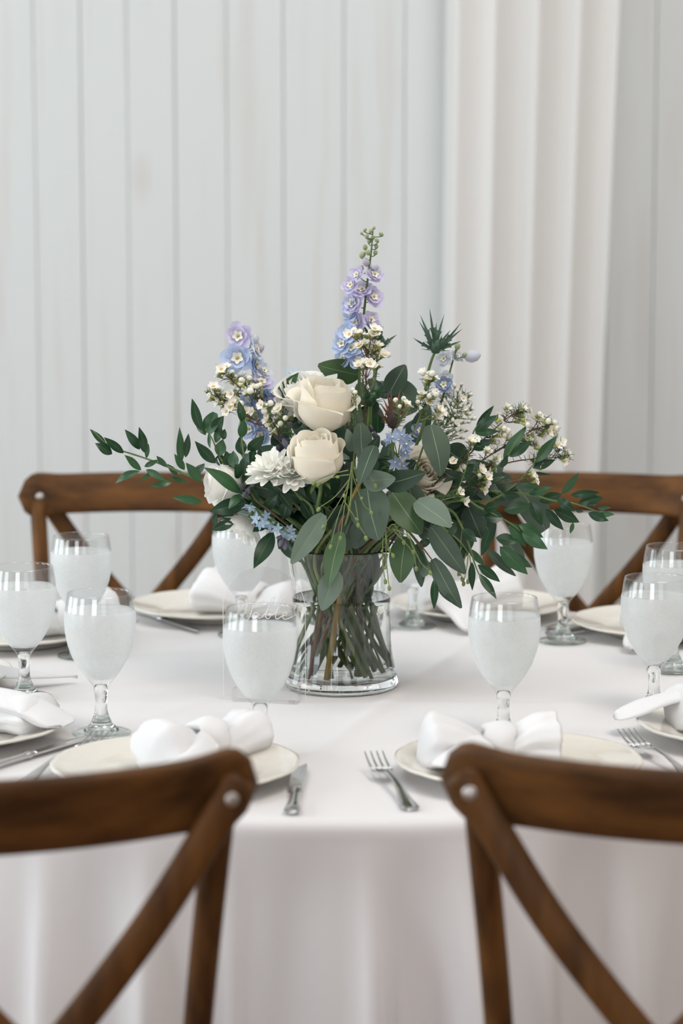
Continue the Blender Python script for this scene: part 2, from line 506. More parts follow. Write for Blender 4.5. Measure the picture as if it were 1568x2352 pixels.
def seg_d(px, py, ax, ay, bx_, by_):
    dx, dy = bx_ - ax, by_ - ay
    t = max(0, min(1, ((px - ax) * dx + (py - ay) * dy) / (dx * dx + dy * dy)))
    return math.hypot(px - ax - t * dx, py - ay - t * dy), t
CREASE = [((0.24, 0.46), (-0.09, -0.62), 0.0048), ((-0.70, -0.118), (0.70, -0.128), 0.0016), ((-0.14, -0.02), (-0.40, -0.44), 0.0018),
          ((0.36, 0.30), (0.30, -0.45), 0.0014)]
FOLDS = [(-27, 2.2, 0.034), (-21.5, 2.4, -0.022), (-17, 2.0, 0.030), (-12, 1.6, -0.024), (-9.5, 1.6, 0.030), (-3.5, 3.0, -0.010), (2.2, 1.5, 0.040), (6.2, 2.3, -0.032), (10.2, 1.7, 0.042), (13.6, 1.7, -0.026),
         (17.2, 1.8, 0.034), (21.0, 2.0, -0.026), (25.5, 2.0, 0.034), (31.0, 2.5, -0.024)]
def make_cloth():
    V, F = [], []
    nt = 420
    rr = [0.0] + [0.012 + (TR - 0.012) * (i / 62) for i in range(63)]
    drop = [0.004, 0.010, 0.018, 0.03, 0.05, 0.08, 0.12, 0.17, 0.23, 0.30, 0.37, 0.44, 0.51, 0.58, 0.65, 0.715, 0.742]
    V.append((0, 0, TZ))
    for r in rr[1:]:
        for i in range(nt):
            a = 2 * PI * i / nt
            x, y = r * math.sin(a), -r * math.cos(a)
            z = TZ
            fade = min(1, max(0, (TR - r) / 0.12))
            z += 0.0012 * noise.noise(Vector((x * 4.5, y * 4.5, 3.1))) * fade
            for (p, q, hgt) in CREASE:
                d, t = seg_d(x, y, p[0], p[1], q[0], q[1])
                z += hgt * math.exp(-(d / 0.013) ** 2) * math.sin(PI * min(1, max(0, t))) ** 0.5
            if r > TR - 0.012:
                k = (r - (TR - 0.012)) / 0.012
                z -= 0.0035 * k * k
            V.append((x, y, z))
    for d in drop:
        k = d / 0.742
        for i in range(nt):
            a = 2 * PI * i / nt
            s = min(1.0, d / 0.22)
            s = s * s * (3 - 2 * s)
            wv = 0.60 * math.sin(11 * a + 1.1 - 0.9 * k) + 0.55 * math.sin(23 * a + 2.2 + 1.3 * k) + 0.25 * math.sin(41 * a + 1.0 - 2.2 * k)
            n = noise.noise(Vector((math.sin(a) * 3, math.cos(a) * 3, 1.7 * k)))
            rad = TR + 0.006 + 0.016 * k + s * (0.024 * wv * (0.6 + 0.7 * k) + 0.012 * n)
            deg = math.degrees(a if a < PI else a - 2 * PI)
            for c0, wdt, amp in FOLDS:
                q = (deg - c0 - 1.5 * k * math.copysign(1, amp)) / (wdt * (0.55 + 0.6 * k))
                if abs(q) < 4: rad += s * amp * 1.5 * (0.35 + 0.65 * k) * math.exp(-q * q)
            if d < 0.03: rad = TR + 0.006 * math.sin(min(1, d / 0.012) * PI / 2)
            rad = max(rad, TR + 0.0035)
            aa = a + 0.010 * s * math.sin(11 * a)
            V.append((rad * math.sin(aa), -rad * math.cos(aa), TZ - 0.0035 - d))
    nr = len(rr) - 1 + len(drop)
    for i in range(nt):
        F.append((0, 1 + i, 1 + (i + 1) % nt))
    for j in range(nr - 1):
        b0, b1 = 1 + j * nt, 1 + (j + 1) * nt
        for i in range(nt):
            q = (i + 1) % nt
            F.append((b0 + i, b1 + i, b1 + q, b0 + q))
    return mesh(V, F)
tag(obj('tablecloth', make_cloth(), M['cloth']), 'long white tablecloth with pressed creases covering the round table', 'tablecloth')

# ------------------------------------------------------------------ cross back chairs
def make_chair(label, loc, rz, group='cross-back chairs around the table'):
    """local frame: the chair faces +y (towards the table), x to its right, floor at z 0"""
    t = tag(empty('cross_back_chair', loc, rz), label, 'chair', group)
    W = 0.228            # half width of the crest rail
    def crest(s):        # the rail bows away from the sitter
        return -0.025 - 0.058 * (1 - (s / W) ** 2)
    # crest rail: lofted rounded plank with lobed ends
    V, F = [], []
    ns, nc = 40, 14
    zc, hh, th = 0.886, 0.037, 0.0125
    for i in range(ns + 1):
        s = -W + 2 * W * i / ns
        e = min(1.0, (W - abs(s)) / 0.036)
        g = math.sqrt(max(0.0, 1 - (1 - e) ** 2)) if e < 1 else 1.0
        lobe = 1 + 0.13 * math.exp(-((abs(s) - (W - 0.034)) / 0.03) ** 2)
        hz = max(0.002, hh * lobe * g)
        tt = th * (0.55 + 0.45 * g)
        y = crest(s)
        for j in range(nc):
            a = 2 * PI * j / nc
            ca, sa = math.cos(a), math.sin(a)
            q = 0.42
            cy = math.copysign(abs(ca) ** q, ca) * tt
            cz = math.copysign(abs(sa) ** q, sa) * hz
            V.append((s, y + cy - 0.28 * cz, zc + cz))
    for i in range(ns):
        for j in range(nc):
            k = (j + 1) % nc
            F.append((i * nc + j, (i + 1) * nc + j, (i + 1) * nc + k, i * nc + k))
    F.append(tuple(range(nc)))
    F.append(tuple(ns * nc + j for j in range(nc - 1, -1, -1)))
    rail = obj('crest_rail', mesh(V, F), M['wood'], t)
    for sg in (-1, 1):
        px = sg * (W - 0.040)
        # rear post: from the floor, through the seat corner, up to the rail
        path = spline([(sg * 0.165, -0.01, 0.0), (sg * 0.168, 0.028, 0.22), (sg * 0.172, 0.04, 0.45),
                       (sg * 0.180, 0.012, 0.66), (px + sg * 0.004, -0.028, 0.875)], 6)
        obj('rear_post', mesh(*tube(path, [0.0135 + 0.002 * (i / len(path)) for i in range(len(path))], 12)), M['wood_up'], t)
        # bent cross band: bolted to the outer face of the rail end, crossing to the opposite seat corner
        yb = crest(px) - 0.026
        off = -0.0 if sg > 0 else -0.009
        band = spline([(px + sg * 0.012, yb - 0.003, 0.902), (px - sg * 0.018, yb - 0.004, 0.858), (sg * 0.100, -0.072 + off, 0.757), (0.0, -0.068 + off, 0.638),
                       (-sg * 0.09, -0.038 + off, 0.538), (-sg * 0.158, 0.030, 0.47)], 7)
        nb = len(band)
        rd = [0.0175] * nb
        rd[0] = 0.010; rd[1] = 0.0150
        obj('cross_band', mesh(*tube(band, rd, 10, flat=0.36, up=(1, 0, 0.6))), M['wood_up'], t)
        # bolt heads on both faces
        bz = 0.884
        for fy, fs in ((yb - 0.0065, -1), (crest(px) + 0.0145, 1)):
            v, f = lathe([(0.0085, 0), (0.0085, 0.0015), (0.006, 0.0038), (0, 0.0045)], 14)
            v = [(px + a, fy + fs * c, bz + b) for a, b, c in v]
            obj('bolt', mesh(v, f), M['bolt'], rail)
        # front leg
        fp = spline([(sg * 0.186, 0.315, 0.0), (sg * 0.182, 0.308, 0.25), (sg * 0.174, 0.295, 0.437)], 5)
        obj('front_leg', mesh(*tube(fp, 0.0145, 10)), M['wood_up'], t)
        obj('side_stretcher', mesh(*tube([(sg * 0.168, 0.03, 0.24), (sg * 0.182, 0.305, 0.24)], 0.009, 8)), M['wood'], t)
    # seat: rounded trapezoid frame with a woven panel
    def ring(sc, z):
        out = []
        for i in range(40):
            a = 2 * PI * i / 40
            ca, sa = math.cos(a), math.sin(a)
            x = math.copysign(abs(ca) ** 0.5, ca) * (0.188 + 0.018 * sa) * sc
            y = 0.172 + math.copysign(abs(sa) ** 0.5, sa) * 0.152 * sc
            out.append((x, y, z))
        return out
    V = ring(1, 0.435) + ring(1.02, 0.447) + ring(1, 0.46) + ring(0.84, 0.46) + ring(0.84, 0.452)
    F = [tuple(range(39, -1, -1))]
    for j in range(4):
        for i in range(40):
            k = (i + 1) % 40
            F.append((j * 40 + i, j * 40 + k, (j + 1) * 40 + k, (j + 1) * 40 + i))
    sf = obj('seat_frame', mesh(V, F), M['wood'], t)
    V = ring(0.845, 0.453) + ring(0.5, 0.457)
    F = [(i, (i + 1) % 40, 40 + (i + 1) % 40, 40 + i) for i in range(40)] + [tuple(range(40, 80))]
    obj('seat', mesh(V, F), M['darkwood'], sf)
    return t

make_chair('brown bentwood chair whose crest rail end is next to the lone dinner knife', (-0.306, -1.185, 0), math.radians(19))
make_chair('brown bentwood chair whose rounded rail end is next to the lone dinner fork', (0.324, -1.150, 0), math.radians(-16))
make_chair('brown bentwood chair by the bare plank wall, beyond the cream plate with pointed napkin', (-0.385, 1.13, 0), math.radians(183))
make_chair('brown bentwood chair standing before the curtain, partly behind drooping leaves', (0.462, 1.125, 0), math.radians(168))

# ------------------------------------------------------------------ goblets
GH = 0.188
def goblet_parts():
    # outer profile of the bowl from the stem joint to the rim, then the inside
    outer = [(0.0085, 0.060), (0.0115, 0.066), (0.0185, 0.075), (0.0275, 0.087), (0.0360, 0.102), (0.0420, 0.119), (0.0455, 0.137),
             (0.0463, 0.150), (0.0458, 0.163), (0.0443, 0.175), (0.0425, 0.1855), (0.0418, 0.1880)]
    inner = [(0.0405, 0.1875), (0.0412, 0.1840), (0.0430, 0.174), (0.0444, 0.162), (0.0448, 0.150), (0.0440, 0.137), (0.0404, 0.119),
             (0.0343, 0.1025), (0.0255, 0.088), (0.0150, 0.077), (0.0, 0.072)]
    return outer, inner
g_out, g_in = goblet_parts()
me_bowl = mesh(*lathe(g_out + g_in, 56), name='bowl')
me_stem = mesh(*lathe([(0, 0.0665), (0.0078, 0.0655), (0.0092, 0.0600), (0.0088, 0.053), (0.0078, 0.044), (0.0078, 0.034), (0.0100, 0.025), (0.0128, 0.019),
                       (0.0140, 0.0165), (0.0150, 0.0140), (0.0205, 0.0090), (0.0228, 0.0068), (0.0232, 0.0040), (0, 0.0035)][::-1], 40), name='stem')
me_foot = mesh(*lathe([(0, 0.0004), (0.0340, 0.0004), (0.0378, 0.0012), (0.0388, 0.0026), (0.0378, 0.0042), (0.0300, 0.0052), (0.0200, 0.0066), (0, 0.0068)], 56), name='foot')
def water_mesh(level):
    pr = [(0.0, 0.0722)]
    for r, z in reversed(g_in):
        if r > 0 and z < level - 0.002:
            pr.append((r - 0.0003, z))
    # radius at the waterline
    pts = sorted((z, r) for r, z in g_in if r > 0)
    for (z0, r0), (z1, r1) in zip(pts[:-1], pts[1:]):
        if z0 <= level <= z1:
            rl = r0 + (r1 - r0) * (level - z0) / (z1 - z0)
    pr += [(rl - 0.0003, level), (rl - 0.002, level - 0.0004), (0, level - 0.0005)]
    return mesh(*lathe(pr, 48), name='water')
def fog_mesh(level):
    pr = []
    for r, z in g_out:
        if 0.070 < z < level - 0.003:
            pr.append((r + 0.0004, z))
    pts = sorted((z, r) for r, z in g_out)
    for (z0, r0), (z1, r1) in zip(pts[:-1], pts[1:]):
        if z0 <= level <= z1:
            rl = r0 + (r1 - r0) * (level - z0) / (z1 - z0)
    pr.append((rl + 0.0004, level))
    return mesh(*lathe(pr, 56), name='condensation')
for me, m in ((me_bowl, M['thin']), (me_stem, M['glass']), (me_foot, M['footglass'])):
    me.materials.append(m)
LEV = {}
def goblet(label, x, y, level=0.163):
    if level not in LEV:
        a, b = water_mesh(level), fog_mesh(level + 0.001)
        a.materials.append(M['water']); b.materials.append(M['fog'])
        LEV[level] = (a, b)
    t = tag(empty('water_goblet', (x, y, TZ + 0.0006), R_.uniform(0, 6)), label, 'glass', 'water goblets on the table')
    bw = obj('bowl', me_bowl, None, t); obj('stem', me_stem, None, t); obj('foot', me_foot, None, t)
    wt = obj('water', LEV[level][0], None, t)
    obj('condensation', LEV[level][1], None, bw)
    return t
goblet('goblet of iced water whose foot is overlapped by fork tines', -0.314, -0.318, 0.164)
goblet('goblet of iced water standing against the clear acrylic sign', -0.102, -0.437, 0.164)
goblet('goblet of iced water with ruscus leaf tips hanging over its rim', 0.209, -0.358, 0.163)
goblet('misted goblet of iced water before the bare left wall with a chair post behind', -0.396, 0.222, 0.163)
goblet('goblet of iced water with heavy beads of condensation beside a white napkin tail', -0.444, -0.090, 0.159)
goblet('blurred goblet of iced water beyond the acrylic sign, under white chrysanthemum petals', -0.160, 0.400, 0.163)
goblet('goblet of iced water with its whole foot showing, below the long ruscus leaves', 0.349, 0.345, 0.160)
goblet('goblet of iced water above the hemmed napkin corner, full to the shoulder', 0.425, -0.188, 0.163)
goblet('goblet of iced water with a dark chair post showing through its rim', 0.491, 0.108, 0.160)
goblet('goblet mostly hidden behind the flower vase, only its clear foot showing', 0.116, 0.480, 0.163)

# ------------------------------------------------------------------ plates
def plate_mesh():
    def wob(r, z, a):
        k = max(0, (r - 0.115) / 0.035)
        sc = 1 + 0.012 * k * abs(math.cos(6 * a)) ** 0.6 - 0.004 * k
        return r * sc, z
    pr = [(0, 0.0045), (0.080, 0.0045), (0.084, 0.0006), (0.088, 0.0006), (0.092, 0.0040), (0.104, 0.0095), (0.130, 0.0160), (0.1470, 0.0205), (0.1495, 0.0222),
          (0.1490, 0.0242), (0.1450, 0.0246), (0.1420, 0.0228), (0.128, 0.0192), (0.110, 0.0152), (0.104, 0.0140), (0.098, 0.0105), (0.090, 0.0080), (0, 0.0075)]
    return mesh(*lathe(pr, 96, wob), name='plate')
me_plate = plate_mesh(); me_plate.materials.append(M['china'])
PL = {}
def plate(key, label, ang, r=0.606, xy=None):
    a = math.radians(ang)
    x, y = xy if xy else (r * math.sin(a), -r * math.cos(a))
    PL[key] = (x, y)
    return tag(obj('dinner_plate', me_plate, None, None, (x, y, TZ + 0.0008), (0, 0, a)), label, 'plate', 'cream plates on the table')
plate('fl', 'cream scalloped dinner plate beside the short dinner knife', -19, xy=(-0.200, -0.573))
plate('fr', 'cream scalloped dinner plate to the right of the lone dinner fork', 20, xy=(0.214, -0.552))
plate('l1', 'cream scalloped dinner plate under a rounded napkin, beside the long slanting knife', -55, xy=(-0.508, -0.350))
plate('l2', 'cream plate just peeping in beneath the beaded goblet', -90, xy=(-0.622, -0.01))
plate('l3', 'blurred cream plate behind two goblets, left of the vase', -126, xy=(-0.512, 0.354))
plate('bl', 'blurred cream plate with a pointed white napkin by the plank wall', -161, xy=(-0.205, 0.585))
plate('br', 'blurred cream plate with pinkish napkin under the drooping eucalyptus', 160, xy=(0.232, 0.595))
plate('r3', 'blurred cream plate beside a knife and fork before the curtain', 126, xy=(0.520, 0.420))
plate('r1', 'cream plate with a hemmed white napkin hanging over its rim', 55, xy=(0.533, -0.345))

# ------------------------------------------------------------------ knotted napkins
def napkin(label, x, y, z, rz, la=0.085, lb=0.085, ha=0.034, hb=0.030, seed=0, tails=(), gaping=()):
    rnd = random.Random(seed)
    t = tag(empty('napkin', (x, y, z), rz), label, 'napkin', 'white napkins on the plates')
    ph = rnd.uniform(0, 6)
    for sg, L, hh in ((-1, la, ha), (1, lb, hb)):
        V, F = [], []
        n, k = 40, 20
        gape = sg in gaping
        for i in range(k + 1):
            u = i / k
            xx = sg * (0.010 + L * u)
            grow = 0.50 + 0.50 * math.sin(min(1, u * 1.35) * PI / 2)
            end = 1.0 if (u < 0.72 or gape) else math.sqrt(max(0.03, 1 - ((u - 0.72) / 0.28) ** 2.4))
            ry, rz_ = (0.022 + 0.034 * u) * end, hh * grow * (0.35 + 0.65 * end)
            for j in range(n):
                a = 2 * PI * j / n
                ple = 1 + 0.17 * (abs(math.sin(3 * a + ph + 0.8 * u)) ** 0.6 - 0.7) * (1 - 0.35 * u) + 0.06 * math.sin(11 * a + 2 * ph + 3 * u) * (1 - 0.6 * u)
                p = Vector((xx, ry * math.cos(a) * ple + sg * 0.010 * u, rz_ * 0.92 + rz_ * math.sin(a) * ple))
                q = p * 22 + Vector((seed * 3.7, 0, sg))
                p += Vector((noise.noise(q), noise.noise(q + Vector((9, 0, 0))), noise.noise(q + Vector((0, 9, 0))))) * 0.0055 * min(1, u * 3)
                if p.z < 0.0: p.z = 0.0
                V.append(p)
        extra = 0
        if gape:
            for q in range(4):        # the open end turns inwards
                s = 0.88 - 0.16 * q
                extra += 1
                for j in range(n):
                    v = V[k * n + j]
                    cz = hh * 0.9
                    V.append((v[0] - sg * 0.012 * (q + 0.3), v[1] * s, max(0.0, cz + (v[2] - cz) * s * (1 - 0.1 * q))))
        for i in range(k + extra):
            for j in range(n):
                q = (j + 1) % n
                f = (i * n + j, i * n + q, (i + 1) * n + q, (i + 1) * n + j)
                F.append(f if sg < 0 else f[::-1])
        F.append(tuple((k + extra) * n + j for j in range(n)))
        obj('roll', mesh(V, F), M['napkin'], t)
    V, F = [], []
    n, k = 14, 28
    for i in range(k):
        a = 2 * PI * i / k
        for j in range(n):
            c = 2 * PI * j / n
            r0 = 1 + 0.10 * math.sin(5 * a + 3 * c + ph)
            rr = 0.020 + 0.0075 * math.cos(c) * r0
            V.append((0.020 * math.sin(c) * r0 + 0.006 * math.sin(a), rr * 1.15 * math.cos(a), max(0.0, 0.026 + rr * 1.05 * math.sin(a))))
    for i in range(k):
        for j in range(n):
            i2, j2 = (i + 1) % k, (j + 1) % n
            F.append((i * n + j, i2 * n + j, i2 * n + j2, i * n + j2))
    obj('knot', mesh(V, F), M['napkin'], t)
    # loose tails: draped strips given as polylines of local points with half-widths
    for pts, wid in tails:
        P = spline(pts, 5)
        V, F = [], []
        m = 8
        for i, p in enumerate(P):
            u = i / (len(P) - 1)
            d = (P[min(i + 1, len(P) - 1)] - P[max(i - 1, 0)]).normalized()
            side = d.cross(Vector((0, 0, 1))).normalized()
            wv = (wid[0] + (wid[1] - wid[0]) * u) * math.sqrt(max(0.02, 1 - max(0, (u - 0.6) / 0.4) ** 3))
            for j in range(m + 1):
                s = -1 + 2 * j / m
                q = p + side * s * wv + Vector((0, 0, 0.003 * math.sin(3 * s + 4 * u + ph) + 0.013 * (1 - s * s) * min(1, 2.5 * (1 - u) + 0.25)))
                V.append(q)
        nn = len(V)
        V += [v + Vector((0, 0, 0.0012)) for v in V]
        for i in range(len(P) - 1):
            for j in range(m):
                a = i * (m + 1) + j
                f = (a, a + 1, a + m + 2, a + m + 1)
                F.append(f[::-1]); F.append(tuple(q + nn for q in f))
        for i in range(len(P) - 1):
            a = i * (m + 1); c = a + m
            F.append((a, a + m + 1, a + m + 1 + nn, a + nn)); F.append((c, c + nn, c + m + 1 + nn, c + m + 1))
        e = (len(P) - 1) * (m + 1)
        for j in range(m):
            F.append((j, j + 1, j + 1 + nn, j + nn)[::-1]); F.append((e + j, e + j + 1, e + j + 1 + nn, e + j + nn))
        obj('tail', mesh(V, F), M['napkin'], t)
    return t

PZ = TZ + 0.0105
napkin('knotted white napkin with a pleated end, on the plate beside the short dinner knife', -0.168, -0.515, PZ, math.radians(38), 0.080, 0.080, 0.031, 0.029, 1,
       tails=[([(-0.02, -0.03, 0.03), (-0.06, -0.065, 0.022), (-0.11, -0.080, 0.017), (-0.15, -0.083, 0.020)], (0.018, 0.030))])
napkin('knotted white napkin with one gaping rolled end, behind the fork-side chair rail', 0.186, -0.535, PZ, math.radians(6), 0.085, 0.066, 0.035, 0.031, 2, gaping=(1,),
       tails=[([(-0.02, -0.03, 0.03), (-0.05, -0.06, 0.024), (-0.07, -0.095, 0.020)], (0.02, 0.035))])
napkin('rounded white napkin on the plate beside the long slanting knife', -0.470, -0.330, PZ, math.radians(-20), 0.08, 0.085, 0.030, 0.026, 3,
       tails=[([(0.02, 0.0, 0.04), (0.07, -0.005, 0.034), (0.105, -0.012, 0.022), (0.128, -0.02, 0.014)], (0.03, 0.036))])
napkin('white napkin with a flat pointed tail lying near the beaded goblet', -0.60, 0.0, PZ, math.radians(-60), 0.08, 0.08, 0.028, 0.028, 4,
       tails=[([(0.02, 0.02, 0.03), (0.07, 0.06, 0.016), (0.09, 0.12, 0.004), (0.09, 0.20, -0.004)], (0.035, 0.006))])
napkin('white napkin tip showing behind the misted goblets', -0.440, 0.370, PZ, math.radians(20), 0.08, 0.08, 0.034, 0.036, 5)
napkin('pointed white napkin standing on the blurred plate by the plank wall', -0.150, 0.560, PZ, math.radians(-25), 0.085, 0.075, 0.040, 0.030, 6,
       tails=[([(-0.03, 0, 0.03), (-0.05, 0.0, 0.055), (-0.066, 0.004, 0.078)], (0.03, 0.008))])
napkin('pinkish-shaded napkin with a triangular tail over the plate under the eucalyptus', 0.205, 0.570, PZ, math.radians(14), 0.080, 0.09, 0.034, 0.040, 7,
       tails=[([(-0.02, -0.02, 0.04), (-0.035, -0.08, 0.026), (-0.04, -0.135, 0.012), (-0.044, -0.165, -0.004)], (0.045, 0.012))])
napkin('white napkin with a loose corner by the far knife and fork', 0.520, 0.390, PZ, math.radians(40), 0.07, 0.07, 0.028, 0.028, 8,
       tails=[([(-0.03, -0.01, 0.03), (-0.08, -0.03, 0.022), (-0.13, -0.055, 0.006), (-0.155, -0.065, -0.004)], (0.035, 0.014))])
napkin('white napkin with a stitched hem corner, drooping past the plate rim', 0.510, -0.305, PZ, math.radians(12), 0.075, 0.08, 0.030, 0.03, 9,
       tails=[([(-0.03, 0.0, 0.045), (-0.075, 0.006, 0.036), (-0.115, 0.012, 0.022), (-0.155, 0.014, 0.012)], (0.036, 0.024))])

# ------------------------------------------------------------------ cutlery
def fork_meshes():
    # lies along +y, tip at +y; z profile arches
    def zc(y):
        if y < 0.02: return 0.0028
        if y < 0.125: return 0.0028 + 0.0135 * math.sin((y - 0.02) / 0.105 * PI / 2)
        t = (y - 0.125) / 0.09
        return 0.0163 - 0.030 * t + 0.036 * t * t
    V, F = [], []
    sec = [(0.000, 0.0075), (0.004, 0.0108), (0.012, 0.0112), (0.03, 0.0085), (0.06, 0.0052), (0.09, 0.0036), (0.115, 0.0034), (0.128, 0.0042), (0.138, 0.0085), (0.148, 0.0128), (0.160, 0.0138), (0.166, 0.0138)]
    for y, wd in sec:
        z = zc(y)
        th = 0.0016 if y < 0.13 else 0.0011
        for sx, sz in ((-1, 0), (-0.55, 1), (0.55, 1), (1, 0), (0.55, -1), (-0.55, -1)):
            V.append((sx * wd, y, z + sz * th))
    for i in range(len(sec) - 1):
        for j in range(6):
            k = (j + 1) % 6
            F.append((i * 6 + j, i * 6 + k, (i + 1) * 6 + k, (i + 1) * 6 + j))
    F.append(tuple(range(6))); F.append(tuple((len(sec) - 1) * 6 + j for j in (5, 4, 3, 2, 1, 0)))
    body = mesh(V, F, name='fork_body')
    tines = []
    for i in range(4):
        x0 = -0.0111 + i * 0.0074
        V, F = tube([(x0, 0.163 + 0.0042 * q * 3, zc(0.163 + 0.0042 * q * 3)) for q in range(5)], [0.0024, 0.0023, 0.0020, 0.0017, 0.0009], 6, flat=0.7)
        tines.append(mesh(V, F, name='tine'))
    return body, tines
fbody, ftines = fork_meshes()
for me in [fbody] + ftines: me.materials.append(M['steel'])
def knife_meshes():
    V, F = [], []
    sec = [(0.000, 0.0050, 0.0040), (0.003, 0.0098, 0.0052), (0.012, 0.0095, 0.0052), (0.035, 0.0072, 0.0046), (0.07, 0.0066, 0.0044), (0.085, 0.0070, 0.0044), (0.088, 0.0088, 0.0052), (0.092, 0.0088, 0.0052), (0.095, 0.0066, 0.0040), (0.104, 0.0070, 0.0026)]
    for y, wd, th in sec:
        for j in range(8):
            a = 2 * PI * j / 8
            V.append((wd * math.cos(a), y, 0.0055 + th * math.sin(a)))
    for i in range(len(sec) - 1):
        for j in range(8):
            k = (j + 1) % 8
            F.append((i * 8 + j, i * 8 + k, (i + 1) * 8 + k, (i + 1) * 8 + j))
    F.append(tuple(range(8))); F.append(tuple((len(sec) - 1) * 8 + j for j in range(7, -1, -1)))
    handle = mesh(V, F, name='handle')
    bl = [(0.100, -0.007, 0.006), (0.112, -0.0095, 0.007), (0.15, -0.0105, 0.0078), (0.19, -0.0100, 0.008), (0.212, -0.0065, 0.0078), (0.224, 0.0, 0.0068), (0.228, 0.0040, 0.0052)]
    V, F = [], []
    for y, xa, xb in bl:
        V += [(xa, y, 0.0055), (0.5 * (xa + xb), y, 0.0064), (xb, y, 0.0068), (xb, y, 0.0042), (0.5 * (xa + xb), y, 0.0046)]
    for i in range(len(bl) - 1):
        for j in range(5):
            k = (j + 1) % 5
            F.append((i * 5 + j, i * 5 + k, (i + 1) * 5 + k, (i + 1) * 5 + j))
    F.append((0, 1, 2, 3, 4)); F.append(tuple((len(bl) - 1) * 5 + j for j in (4, 3, 2, 1, 0)))
    return handle, mesh(V, F, False, name='blade')
khandle, kblade = knife_meshes()
for me in (khandle, kblade): me.materials.append(M['steel'])
def lay(o, end, tip, L, lift=0.0):
    e, t = Vector((*end, 0)), Vector((*tip, 0))
    d = (t - e)
    o.location = (e.x, e.y, TZ + 0.0012)
    o.rotation_euler = (math.asin(lift / L), 0, math.atan2(-d.x, d.y))
def fork(label, end, tip, lift=0.0):
    t = tag(empty('fork'), label, 'fork', 'forks on the table')
    obj('handle', fbody, None, t)
    for m in ftines: obj('tine', m, None, t)
    lay(t, end, tip, 0.215, lift)
def knife(label, end, tip, lift=0.0):
    t = tag(empty('knife'), label, 'knife', 'knives on the table')
    obj('handle', khandle, None, t); obj('blade', kblade, None, t)
    lay(t, end, tip, 0.228, lift)
fork('polished fork lying alone on the cloth between the two nearest chair rails', (0.080, -0.722), (0.037, -0.50))
knife('polished knife tucked under the plate rim beside the chair rail end', (-0.056, -0.742), (-0.049, -0.52))
fork('fork with tines over the goblet foot, handle under the plate rim', (-0.382, -0.600), (-0.306, -0.398))
knife('long slanting knife with a ringed handle pointing at the goblet foot', (-0.440, -0.540), (-0.320, -0.346))
fork('fork with upright tines by the chair rail, below the hemmed napkin', (0.425, -0.590), (0.363, -0.384))
knife('dark-bladed knife lying by the blurred plate near the plank wall', (-0.345, 0.612), (-0.240, 0.438))
fork('blurred fork whose tines show beside the two misted goblets', (-0.44, 0.60), (-0.338, 0.418))
knife('blurred knife lying beyond the fully visible goblet foot', (0.33, 0.385), (0.46, 0.505))
fork('blurred fork lying beyond the knife before the curtain', (0.335, 0.455), (0.47, 0.60))
knife('blurred knife partly hidden by the vase, near the hidden goblet', (0.045, 0.655), (0.075, 0.445))

# ------------------------------------------------------------------ acrylic table sign
def make_sign():
    W2, H, T = 0.0590, 0.190, 0.0030
    t = tag(empty('table_sign', (-0.1075, -0.108, TZ + 0.001), math.radians(-13)), 'clear arched acrylic table sign with white script on an acrylic foot', 'sign')
    arc = [(-W2, 0.004)] + [(-W2, 0.004 + (H - W2) * i / 4) for i in range(1, 4)]
    for i in range(25):
        a = PI - PI * i / 24
        arc.append((W2 * math.cos(a), H - W2 + W2 * math.sin(a)))
    arc += [(W2, 0.004 + (H - W2) * i / 4) for i in range(3, 0, -1)] + [(W2, 0.004)]
    n = len(arc)
    pn = obj('panel', mesh([(x, -T / 2, z) for x, z in arc] + [(x, T / 2, z) for x, z in arc], [tuple(range(n)), tuple(range(2 * n - 1, n - 1, -1))], False), M['acrylic'], t)
    V, F = [], []
    for x, z in arc: V += [(x, -T / 2, z), (x, T / 2, z)]
    for i in range(n - 1): F.append((2 * i, 2 * i + 1, 2 * i + 3, 2 * i + 2))
    obj('edge', mesh(V, F, False), M['acredge'], t)
    V, F = box(0.004, -0.002, 0.0095, 0.094, 0.026, 0.0185)
    me = mesh(V, F, False)
    b = obj('foot', me, M['acrblock'], t)
    md = b.modifiers.new('b', 'BEVEL'); md.width = 0.0008; md.segments = 2
    # handwritten word: Table
    S = 0.001
    strokes = [
        [(-36, 9), (-33, 14), (-24, 15.5), (-12, 15), (-6, 18), (-9, 20), (-13, 17)],                      # crossbar of the T
        [(-20, 15), (-23, 6), (-27, -5), (-31, -9), (-35, -7)],                                             # stem of the T
        [(-14, 1), (-18, 2.5), (-22, -2), (-20, -5.5), (-15, -2), (-12, 2), (-14, -4), (-11, -5), (-6, -1),  # a
         (2, 10), (9, 22), (9, 26), (5, 22), (-1, 6), (-3, -3), (1, -5), (4, -1), (2, 2), (1, 0), (8, 1),    # b
         (16, 10), (24, 22), (25, 26), (20, 22), (13, 6), (11, -3), (14, -5), (20, -1),                      # l
         (26, 1), (27, 4), (23, 4), (21, -2), (24, -5), (31, -3), (40, 2)],                                  # e
    ]
    for st in strokes:
        P = spline([(x * S + 0.006, -T / 2 - 0.0003, 0.122 + z * S) for x, z in st], 5)
        obj('lettering', mesh(*tube(P, 0.0007, 5)), M['ink'], pn)
make_sign()

